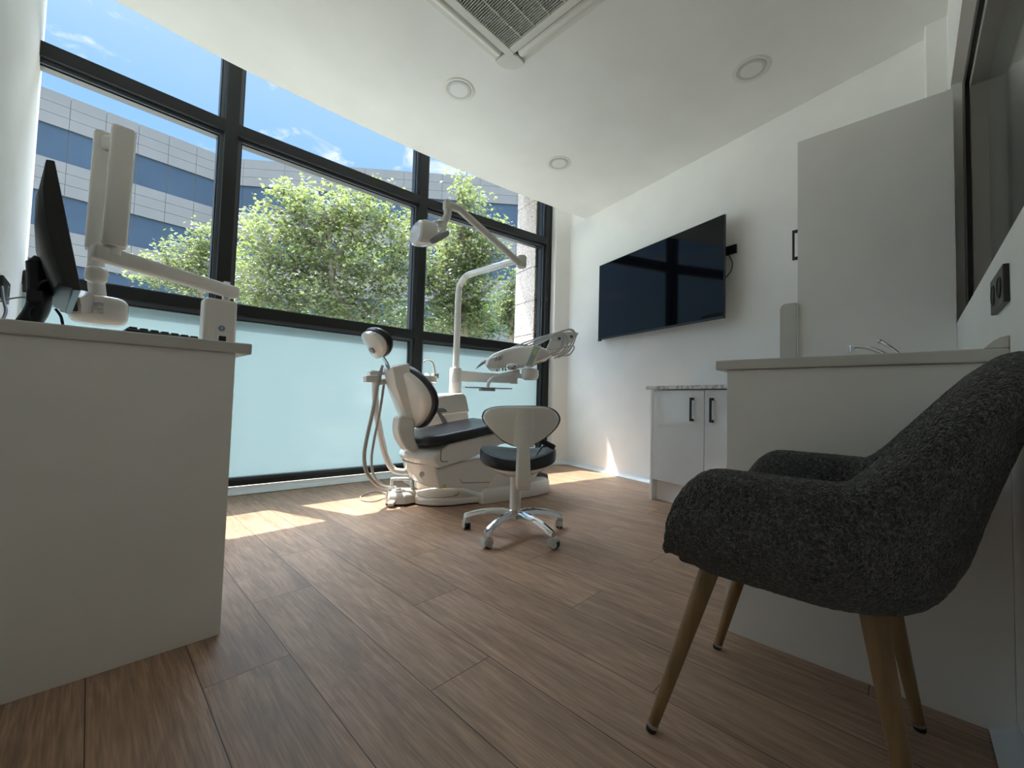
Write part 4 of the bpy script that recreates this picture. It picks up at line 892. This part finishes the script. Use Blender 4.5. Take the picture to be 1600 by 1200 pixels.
    for u in [-.315, -.312, -.30, -.27, -.2, -.1, 0, .1, .2, .28, .36, .45, .55, .62, .68, .72, .74, .745]:
        e = min((u+.318)/.04, 1, (.748-u)/.06); k = math.sqrt(max(0.02, 1-(1-e)**2)); hw_ = (.205+.045*min(1, max(0, (u+.32)/.10)) - .045*max(0, (u-.25)/.45))*(.88+.12*k)
        zt_ = topz(u)-(1-k)*.022; zb_ = topz(u)-.058+(1-k)*.014; ring = []
        for x, y in ((-1, .25), (-1, .75), (-.97, .95), (-.90, 1.02), (-.6, .88), (0, .80), (.6, .88), (.90, 1.02), (.97, .95), (1, .75), (1, .25), (.97, .05), (.9, 0), (0, 0), (-.9, 0), (-.97, .05)): ring.append(DC.W(u, x*hw_, zb_+(zt_-zb_)*y))
        rings.append(ring)
    loft(bm, rings); mk('seat_cushion', bm, M['vinyl'], root, smooth=60)
    # backrest (upholstery and shell)
    prof = [(.490, .035), (.500, .075), (.520, .12), (.55, .165), (.60, .225), (.65, .258), (.70, .268), (.75, .252), (.80, .212), (.84, .155), (.865, .10), (.88, .045)]
    pf = catmull([(z, h, 0) for z, h in prof], 3)
    def back(o0, o1, k, name, mat):
        bm = B(); rings = []
        nn = len(pf)
        for i, p in enumerate(pf):
            z, h = p.x, p.y*k; zc = .69+(z-.69)*k; uf = -.262-.34*(zc-.5); ed = min(i, nn-1-i)/(nn-1)
            kk = min(1, .45+ed*5); ring = []
            xs = [math.sin(pi/2*t) for t in [-1+2*j/16 for j in range(17)]]
            for x in xs:
                bulge = math.sqrt(max(0, 1-x**6)); ring.append(DC.W(uf+.045*(x*h/.27)**2+o0*(bulge*kk), x*h, zc+.34*o0*bulge*kk))
            for x in xs[::-1]:
                bulge = math.sqrt(max(0, 1-x**6)); ring.append(DC.W(uf+.045*(x*h/.27)**2-.012+o1*(bulge*kk), x*h, zc+.34*o1*bulge*kk))
            rings.append(ring)
        loft(bm, rings); return mk(name, bm, mat, root, smooth=70)
    back(.022, -.020, 1.0, 'back_cushion', M['vinyl']); back(-.015, -.052, .93, 'back_shell', M['plastic'])
    # spine
    bm = B(); rings = []
    for z, hw_, o in ((.535, .07, -.098), (.60, .078, -.106), (.68, .084, -.112), (.75, .088, -.118), (.80, .092, -.122), (.822, .090, -.118)):
        uf = -.262-.34*(z-.5); rings.append([DC.W(uf+q, x*hw_, z+.05*(abs(x) if z > .79 else 0)) for x, q in ((-1.35, -.035), (-1.0, o*.72), (-.85, o), (-.4, o-.006), (.4, o-.006), (.85, o), (1.0, o*.72), (1.35, -.035))])
    loft(bm, rings); mk('back_spine', bm, M['plastic'], root, bevel=.006)
    # hinge bracket
    hz = pxs([(622, 651), (630, 650), (642, 653), (647, 659), (645.5, 672), (646.5, 684), (652, 697), (658, 704), (650, 709), (637, 706), (627, 694), (621.5, 682), (619.5, 668)], -.06)
    hz = [(p.x, p.y) for p in catmull([(a, z, 0) for a, z in hz]+[(hz[0][0], hz[0][1], 0)], 2)[:-1]]
    bm = B(); prism(bm, hz, -.085, .02, DC); mk('hinge_cover', bm, M['plastic'], root, bevel=.014)
    # headrest
    hb0 = DC.P(597, 556, 0); hb1 = DC.P(612, 590, 0)
    bm = B(); d_ = (hb1-hb0); q = Vector(DC.V)*.020; t_ = d_.normalized().cross(q).normalized()*.004
    md = hb0.lerp(hb1, .35)+t_*2
    rings = [[c+a for a in (-q-t_, q-t_, q+t_, -q+t_)] for c in (hb0-d_*.10, hb0, md, hb1, hb1+d_*.2)]; loft(bm, rings); mk('headrest_bar', bm, M['steel'], root, bevel=.001)
    hn = (DC.U*.83+_Z*.56).normalized(); hv = DC.V; hh = hn.cross(hv).normalized(); hh = hh if hh.z > 0 else -hh
    hc = DC.W(-.562, 0, 1.008)
    def disc(name, o0, o1, a, b, mat, parent=root):
        bm = B(); rings = []
        for o, k in ((o0, .25), (o0+(o1-o0)*.04, .78), (o0+(o1-o0)*.2, .95), (o0+(o1-o0)*.5, 1), (o0+(o1-o0)*.8, .95), (o0+(o1-o0)*.96, .78), (o1, .25)):
            rings.append([hc+hn*(o+.03*(cos(2*pi*j/40))**2*k*k-.012)+hv*a*k*cos(2*pi*j/40)+hh*b*k*sin(2*pi*j/40) for j in range(40)])
        loft(bm, rings); return mk(name, bm, mat, parent)
    disc('headrest_cushion', -.012, .040, .135, .098, M['vinyl']); disc('headrest_shell', -.046, .004, .125, .090, M['plastic'])
    bm = B(); kc = DC.P(582, 547, -.01); ellipsoid(bm, kc, DC.V*.035, hn*.016, hh*.02, p=.7); bar(bm, kc, hb0, .008, .014); mk('headrest_clip', bm, M['grey'], root)
    # far armrest
    aw = .27; bm = B(); prism(bm, pxs([(670, 637), (692, 637.5), (697, 640), (698, 644), (670, 644)], aw), aw-.01, aw+.045, DC); mk('armrest', bm, M['grey'], root, bevel=.006)
    bm = B(); pr_ = pxs([(682, 644), (688, 644), (699, 659), (700, 665), (693, 665)], aw+.01); prism(bm, pr_, aw+.005, aw+.03, DC); mk('armrest_strut', bm, M['lgrey'], root, bevel=.002)
dental_chair()

# cuspidor unit
CU = .36
def unit():
    root = empty('cuspidor_unit', DC.W(.15, CU+.15, 0), 'white spittoon unit behind the dental chair carrying the lamp pole', 'dental unit')
    bo = pxs([(655, 640), (668, 625), (686, 619.5), (712, 615), (724, 614), (729, 619), (733.5, 640)], CU)
    bo = [(bo[0][0], bo[0][1])]+bo[1:]
    lo = pxs([(733.5, 640)], CU)[0]
    pts = bo+[(lo[0]+.012, lo[1]-.005), (lo[0]+.012, 0.0), (bo[0][0]-.03, 0.0)]
    bm = B(); prism(bm, bo+[(lo[0]+.004, lo[1]-.02), (bo[0][0]+.0, lo[1]-.07)], CU, CU+.30, DC); mk('upper_housing', bm, M['plastic'], root, bevel=.014)
    bm = B(); prism(bm, [(bo[0][0]+.02, lo[1]-.055), (lo[0]-.004, lo[1]-.012), (lo[0]+.024, lo[1]-.14), (lo[0]+.03, .0), (bo[0][0]+.02, .0)], CU+.012, CU+.29, DC); mk('lower_housing', bm, M['plastic'], root, bevel=.012)
    # bowl column, bowl and taps
    cu_, cz_ = DC.px(664, 600, CU+.10)
    c = DC.W(cu_-.03, CU+.10, 0); zt_ = DC.px(664, 588, CU+.10)[1]
    bm = B(); lathe(bm, c, [(.001, .62), (.085, .62), (.088, zt_-.07), (.096, zt_-.066), (.100, zt_-.055), (.100, zt_-.052), (.118, zt_-.045), (.120, zt_-.008), (.115, zt_), (.098, zt_-.002), (.07, zt_-.04), (.001, zt_-.05)], 40); mk('spittoon_bowl', bm, M['plastic'], root)
    px_, pz_ = DC.px(679, 590, CU+.10); tb = DC.W(px_, CU+.10, 0)
    bm = B(); p = DC.W(px_, CU+.10, zt_); box(bm, -.018, .022, -.03, .03, zt_-.012, zt_+.028, Frame(p.x, p.y, -8)); mk('tap_block', bm, M['grey'], root, bevel=.003)
    bm = B(); tube(bm, [DC.P(679, 584, CU+.10), DC.P(678, 574, CU+.10), DC.P(675, 566, CU+.10), DC.P(670, 563.5, CU+.10), DC.P(663.5, 564, CU+.10), DC.P(662.5, 567, CU+.10)], lambda t: .010-.004*t, seg=12); mk('water_spout', bm, M['lgrey'], root)
    bm = B(); q = DC.P(667, 585, CU+.10); ellipsoid(bm, q, (.018, 0, 0), (0, .018, 0), (0, 0, .010), p=.8); mk('bowl_filter', bm, M['plastic'], root)
    # column
    ca = DC.px(711.5, 600, CU+.12)[0]; zc0 = DC.px(711, 614, CU+.12)[1]-.02; zc1 = DC.px(711, 575, CU+.12)[1]
    c = DC.W(ca, CU+.12, 0); zs = DC.px(711, 598, CU+.12)[1]
    bm = B(); lathe(bm, c, [(.001, zc0), (.050, zc0), (.050, zs-.002), (.048, zs), (.050, zs+.002), (.050, zc1-.006), (.046, zc1), (.001, zc1)], 40); mk('column', bm, M['plastic'], root)
    return c, zc1
colc, colz = unit()

# lamp
def lamp():
    root = empty('dental_lamp', Vector((colc.x, colc.y, colz)), 'white dental operating lamp on a long jointed arm above the chair', 'dental lamp')
    e1 = DC.W(.375, -.265, 1.665)
    zt_ = 1.50
    p = [Vector((colc.x, colc.y, colz-.005)), Vector((colc.x, colc.y, 1.1)), Vector((colc.x, colc.y, 1.40)), Vector((colc.x, colc.y, 1.52)), DC.P(718.5, 446, CU+.11), DC.P(727, 433, CU+.03), DC.P(739, 427, CU-.05), e1]
    e1b = DC.P(813, 405, -.24)
    p[-1] = e1b
    p.insert(-1, p[-2].lerp(e1b, .5))
    bm = B(); tube(bm, p, lambda t: .0275-.0035*t, seg=24, k=8); mk('pole', bm, M['plastic'], root)
    el0 = DC.P(815.5, 400, -.26); el1 = Vector((el0.x, el0.y, DC.P(815.5, 419, -.26).z))
    bm = B(); lathe(bm, (el0.x, el0.y, 0), [(.001, el1.z), (.026, el1.z+.002), (.032, el1.z+.012), (.034, el0.z-.012), (.030, el0.z-.002), (.001, el0.z)], 32); mk('elbow_joint', bm, M['cream'], root)
    a0 = Vector((el1.x, el1.y, el1.z+.02)); a1 = DC.P(717, 326, -.25); a2 = DC.P(699, 320, -.25)
    bm = B(); tube(bm, [a0, a0+(a1-a0)*.04, a0.lerp(a1, .5), a1-(a1-a0)*.02], .0225, seg=20, k=2); tube(bm, [a1-(a1-a0)*.03, a1, a1+(a2-a1)*.35, a2], lambda t: .0225+.003*t, seg=20, k=5); mk('spring_arm', bm, M['cream'], root)
    bm = B(); lathe(bm, (a2.x, a2.y, 0), [(.001, a2.z-.030), (.027, a2.z-.030), (.027, a2.z+.014), (.020, a2.z+.026), (.001, a2.z+.030)], 28); mk('arm_end_cap', bm, M['cream'], root)
    b1 = DC.P(700.5, 337, -.25); b2 = DC.P(691, 350, -.25); b3 = DC.P(687, 358, -.25)
    bm = B(); tube(bm, [Vector((a2.x, a2.y, a2.z-.01)), Vector((a2.x+.003, a2.y, b1.z)), b2, b3], lambda t: .026-.008*t, seg=18); mk('wrist', bm, M['cream'], root)
    # yoke: two curved blades
    hc = DC.P(664, 366, -.25)
    c1 = DC.P(676, 351, -.25); r_ = DC.P(671, 360, -.25)
    bm = B(); tube(bm, [DC.P(692, 347, -.25), DC.P(680, 347, -.25), DC.P(671, 354, -.25), DC.P(666, 366, -.25)], lambda t: .010, seg=12, flat=2.2); mk('yoke', bm, M['chrome'], root)
    bm = B(); tube(bm, [DC.P(694, 346, -.25), DC.P(694, 357, -.26), DC.P(687, 366, -.27), DC.P(677, 374, -.27)], lambda t: .014, seg=12, flat=1.4); mk('yoke', bm, M['cream'], root)
    bm = B(); 
    f_ = DC.P(664, 366, -.25); ax_ = (DC.P(652, 364, -.25)-DC.P(678, 368, -.25)).normalized(); up_ = _Z
    L_ = (DC.P(649, 365, -.25)-DC.P(679, 365, -.25)).length
    hh = (DC.P(660, 345, -.25)-DC.P(660, 384, -.25)).length/2
    ctr = DC.P(664, 365.5, -.25)
    rings = []
    sd = ax_.cross(_Z).normalized()
    for k, s_, h_ in ((-.52, .30, .30), (-.5, .55, .55), (-.38, .80, .78), (-.1, .96, .95), (.2, 1, 1), (.42, .96, .90), (.49, .85, .72), (.50, .4, .3)):
        rings.append([ctr+ax_*(k*L_)+sd*(.085*s_*math.copysign(abs(cos(t))**.7, cos(t)))+_Z*(hh*h_*math.copysign(abs(sin(t))**.75, sin(t))-.012*(1-h_)) for t in [2*pi*j/28 for j in range(28)]])
    loft(bm, rings); hd = mk('lamp_head', bm, M['plastic'], root)
    bm = B(); lathe(bm, ctr-ax_*(.30*L_)-sd*.0-_Z*hh*.55+sd*(-.05), [(.001, 0), (.020, 0), (.022, .006), (.022, .02), (.001, .022)], 24, axis=-sd); mk('knuckle', bm, M['plastic2'], root)
    k0 = DC.P(676, 377, -.32); k1 = DC.P(701, 363, -.32)
    bm = B(); d_ = (k1-k0); tube(bm, [k0-d_*.12, k0+d_*.1, k0.lerp(k1, .5), k1-d_*.12, k1], lambda t: .019*math.sin(pi*(.12+.80*t))**.6, seg=16, k=3, flat=.7); mk('lamp_handle', bm, M['grey'], hd)
lamp()

# instrument console
def console():
    fo = DC.W(.62, .1, 0); f2 = Frame(fo.x, fo.y, -46.5); root = empty('instrument_console', fo, 'white dental instrument console with grey looped hoses, on its swing arm', 'dental console')
    P = lambda x, y, w_=0.0: f2.P(x, y, w_)
    fa = Frame(colc.x, colc.y, -46.5)
    bm = B(); ar = [fa.px(x, y) for x, y in ((719, 579), (806, 586.5), (806, 599), (719, 596))]
    prism(bm, ar, -.03, .03, fa); mk('swing_arm', bm, M['plastic2'], root, bevel=.005)
    bm = B(); pe = fa.P(803, 592); cyl(bm, pe-_Z*.04, pe+_Z*.05, .03, seg=24); q_ = P(836, 588); bar(bm, pe+_Z*.03, q_-_Z*.01, .020, .024); mk('linkage', bm, M['plastic2'], root)
    body = [(758, 572), (762, 562), (772, 555), (790, 548), (806, 544.5), (826, 543), (845, 545), (856, 549), (861, 556), (855, 562), (842, 567), (828, 574), (812, 577), (794, 577.5), (776, 577), (764, 576)]
    bm = B(); prism(bm, [f2.px(x, y) for x, y in body], -.13, .13, f2); mk('console_body', bm, M['plastic'], root, bevel=.028, seg=5)
    bm = B(); prism(bm, [f2.px(x, y, -.135) for x, y in ((759, 573), (764, 560), (779, 555), (783, 566), (780, 576.5), (764, 576.5))], -.145, .12, f2); mk('holder_block', bm, M['plastic2'], root, bevel=.010)
    for k in range(3): bm = B(); tube(bm, [P(776+k*4.3, 557.5-k*1.3, -.146), P(774.5+k*4.3, 564-k, -.147)], .006, seg=10, k=1); mk('instrument_slot', bm, M['grey'], root)
    for x, y in ((776.5, 578.5), (785.5, 578), (790, 578)): bm = B(); p = P(x, y, -.05); cyl(bm, p+_Z*.012, p-_Z*.008, .006, seg=12); mk('air_knob', bm, M['black'], root)
    # display
    dp = [f2.px(x, y, -.198) for x, y in ((819, 572), (833, 541), (836, 539.5), (846, 541), (845, 545), (834, 572.5), (828, 574))]
    bm = B(); prism(bm, dp, -.198, -.135, f2); sc_ = mk('control_panel', bm, M['plastic'], root, bevel=.004)
    bm = B(); prism(bm, [f2.px(x, y, -.199) for x, y in ((821.5, 570.5), (834.5, 542), (842.5, 543.5), (831, 570.8))], -.2000, -.196, f2); mk('keypad', bm, M['lcd'], sc_, smooth=0)
    bm = B(); prism(bm, [f2.px(x, y, -.2005) for x, y in ((831.5, 554), (836, 545), (840, 546), (836.5, 554.5))], -.2010, -.199, f2); mk('readout', bm, M['lcd2'], sc_, smooth=0, label='pale green readout')
    for i in range(3):
        for j in range(2):
            x_ = 825+i*2.2+j*4.2; y_ = 567-i*4.2+j*.4; bm = B(); q = P(x_, y_, -.200); lathe(bm, q, [(.001, 0), (.0055, 0), (.0045, .002), (.001, .0022)], 10, axis=-f2.V); mk('button', bm, M['grey'], sc_)
    # joint head
    bm = B(); c = P(828, 584, -.12); h_ = P(828, 576, -.12).z; l_ = P(828, 592, -.12).z; lathe(bm, (c.x, c.y, 0), [(.001, l_-.012), (.040, l_-.012), (.062, l_+.004), (.068, l_+.03), (.066, h_-.01), (.05, h_), (.001, h_)], 28); mk('joint_head', bm, M['plastic'], root)
    bm = B(); c = P(800, 573, -.13); ellipsoid(bm, c, f2.U*.048, f2.V*.03, _Z*.028, p=.7); mk('holder_knob', bm, M['chrome'], root)
    bm = B(); tube(bm, [P(812, 580, -.10), P(800, 583, -.10), P(785, 586, -.10), P(771, 591, -.10), P(764, 597, -.10), P(761.5, 605, -.10)], lambda t: .017-.003*t, seg=16); mk('tray_arm', bm, M['plastic2'], root)
    # whip arms (pale plate) behind and hoses
    bm = B(); prism(bm, [f2.px(x, y, .05) for x, y in ((853, 546), (862, 527), (872, 521), (893, 519), (903.5, 520.5), (900, 528), (892, 535), (881, 542), (868, 556), (858, 556))], .02, .10, f2); mk('whip_support', bm, M['plastic2'], root, bevel=.006)
    for x, y in ((874, 529), (893, 526)): bm = B(); q = P(x, y, .018); lathe(bm, q, [(.001, 0), (.013, 0), (.011, .003), (.001, .002)], 20, axis=-f2.V); mk('whip_pivot', bm, M['dgrey'], root)
    k = 0
    for (x0, y0), (x1, y1), (xt, yt), (xl, yl), (xe, ye), w_ in (((790, 548), (826, 533), (870, 520.5), (880, 528), (860, 553), -.02), ((789, 550), (830, 535), (874, 519), (887, 533), (862, 556), .0), ((788, 552), (832, 538), (882, 516), (897, 522), (866, 560), -.04), ((786, 554), (836, 540), (886, 515), (899, 524), (872, 559), .02), ((785, 555), (838, 547), (868, 545), (896, 541), (876, 556), -.06)):
        bm = B(); tube(bm, [P(x0, y0, -.06+w_), P(x1, y1, w_), P(xt, yt, w_), P(xl, yl, w_), P((xl*1.3+xe)/2.3+3, (yl+ye)/2+5, w_), P(xe, ye, w_)], .0058, seg=10, k=7); mk('hose', bm, M['lgrey'], root)
        bm = B(); tube(bm, [P(744+k*4, 576-k*2.6, -.12+.035*k), P(752+k*4, 568-k*2, -.11+.03*k), P(764+k*4, 561-k*1.6, -.09+.02*k), P(x0, y0, -.06+w_)], lambda t: .0035+.0065*min(1, t*2.2), seg=12, k=5); mk('handpiece', bm, M['grey'], root); k += 1
    # tray below
    tr = P(762, 606.5, -.10); bm = B(); q = Frame(tr.x, tr.y, -30)
    box(bm, -.20, .16, -.14, .14, tr.z-.006, tr.z+.003, q); mk('tray_plate', bm, M['steel'], root, bevel=.004)
    bm = B(); box(bm, -.06, .05, -.05, .05, tr.z-.022, tr.z-.005, q); mk('tray_holder', bm, M['plastic2'], root, bevel=.004)
console()

# suction set with hoses
def suction():
    w_ = .10; root = empty('suction_holder', DC.P(632, 742, w_), 'white hose holder on a bent tube left of the dental chair', 'suction unit')
    bm = B(); prism(bm, pxs([(569.5, 587), (594, 587), (594, 598), (569.5, 597)], w_), w_-.03, w_+.03, DC); mk('holder_block', bm, M['plastic2'], root, bevel=.004)
    bm = B(); prism(bm, pxs([(574, 582), (579, 579), (600, 581), (600, 586), (576, 587)], w_), w_-.035, w_+.02, DC); mk('clear_cover', bm, M['gloss'], root, bevel=.003)
    bm = B(); prism(bm, pxs([(588, 594), (598, 592), (602, 600), (589, 602)], w_), w_-.04, w_+.03, DC); mk('hose_clamp', bm, M['plastic2'], root, bevel=.004)
    bm = B(); tube(bm, [DC.P(586, 597, w_+.02), DC.P(588, 640, w_+.02), DC.P(597, 690, w_+.02), DC.P(606, 720, w_+.02), DC.P(613, 732, w_+.02), DC.P(622, 736.5, w_), DC.P(640, 737, w_-.02)], .0205, seg=20, k=8); mk('support_tube', bm, M['plastic'], root)
    bm = B(); tube(bm, [DC.P(598, 571, w_-.05), DC.P(594, 584, w_-.05), DC.P(591, 597, w_-.045)], lambda t: .008+.006*t, seg=12); mk('suction_handle', bm, M['grey'], root)
    bm = B(); tube(bm, [DC.P(591, 596, w_-.04), DC.P(583, 640, w_-.04), DC.P(572, 690, w_-.05), DC.P(569, 715, w_-.06), DC.P(573, 738, w_-.06), DC.P(586, 755, w_-.04), DC.P(600, 762, w_), DC.P(618, 764, w_+.06)], .0115, seg=14, k=8)
    mk('suction_hose', bm, M['hose'], root)
    bm = B(); tube(bm, [DC.P(600, 600, w_-.02), DC.P(594, 640, w_-.02), DC.P(584, 690, w_-.03), DC.P(580.5, 718, w_-.03), DC.P(583, 740, w_-.03), DC.P(592, 753, w_), DC.P(602, 760, w_+.04), DC.P(618, 761, w_+.08)], .008, seg=14, k=8)
    mk('suction_hose', bm, M['hose'], root)
suction()

# foot control
def footctl():
    c = Vector((1.432, 2.362, 0)); f = Frame(c.x, c.y, -38); root = empty('foot_pedal', c, 'white foot control with a carrying handle on the floor at the chair head', 'foot control')
    bm = B(); rings = []
    ol = [(-.085, -.06), (-.055, -.095), (.045, -.095), (.095, -.05), (.095, .07), (.05, .10), (-.05, .10), (-.09, .05)]
    for k, z in ((1, .012), (1.0, .05), (.93, .066), (.80, .078), (.5, .082)): rings.append([f.W(a*k, b*k+.01*(1-k), z) for a, b in ol])
    loft(bm, rings); mk('body', bm, M['plastic2'], root, bevel=.004)
    bm = B(); slab(bm, [f.W(a*.97, b*.97, 0).xy for a, b in ol], 0, .014); mk('rubber_foot', bm, M['rubber'], root)
    bm = B(); lathe(bm, f.W(-.01, -.025, 0), [(.001, .076), (.042, .078), (.042, .086), (.036, .090), (.018, .090), (.017, .097), (.012, .101), (.001, .102)], 32); mk('dial', bm, M['plastic'], root)
    bm = B(); tube(bm, [f.W(-.06, .03, .07), f.W(-.062, .035, .135), f.W(-.05, .035, .145), f.W(.055, .035, .145), f.W(.067, .035, .135), f.W(.075, .03, .07)], .0095, seg=12, k=4, flat=1.2); mk('carry_handle', bm, M['lgrey'], root)
    bm = B(); bar(bm, f.W(-.035, -.085, .030), f.W(-.04, -.135, .022), .012, .02); mk('pedal_lever', bm, M['lgrey'], root)
    bm = B(); pts = [f.W(-.05, .08, .03), ground(590, 768, .006), ground(572, 771, .006), ground(563.5, 776, .006), ground(568, 782, .006), ground(585, 783, .006), ground(602, 778, .006), ground(640, 772, .006), ground(668, 771, .006), ground(690, 766, .03)]
    tube(bm, pts, .0042, seg=10, k=8); mk('cord', bm, M['hose'], root)
footctl()

for o in bpy.data.objects:
    if '_w' in o.keys(): del o['_w']
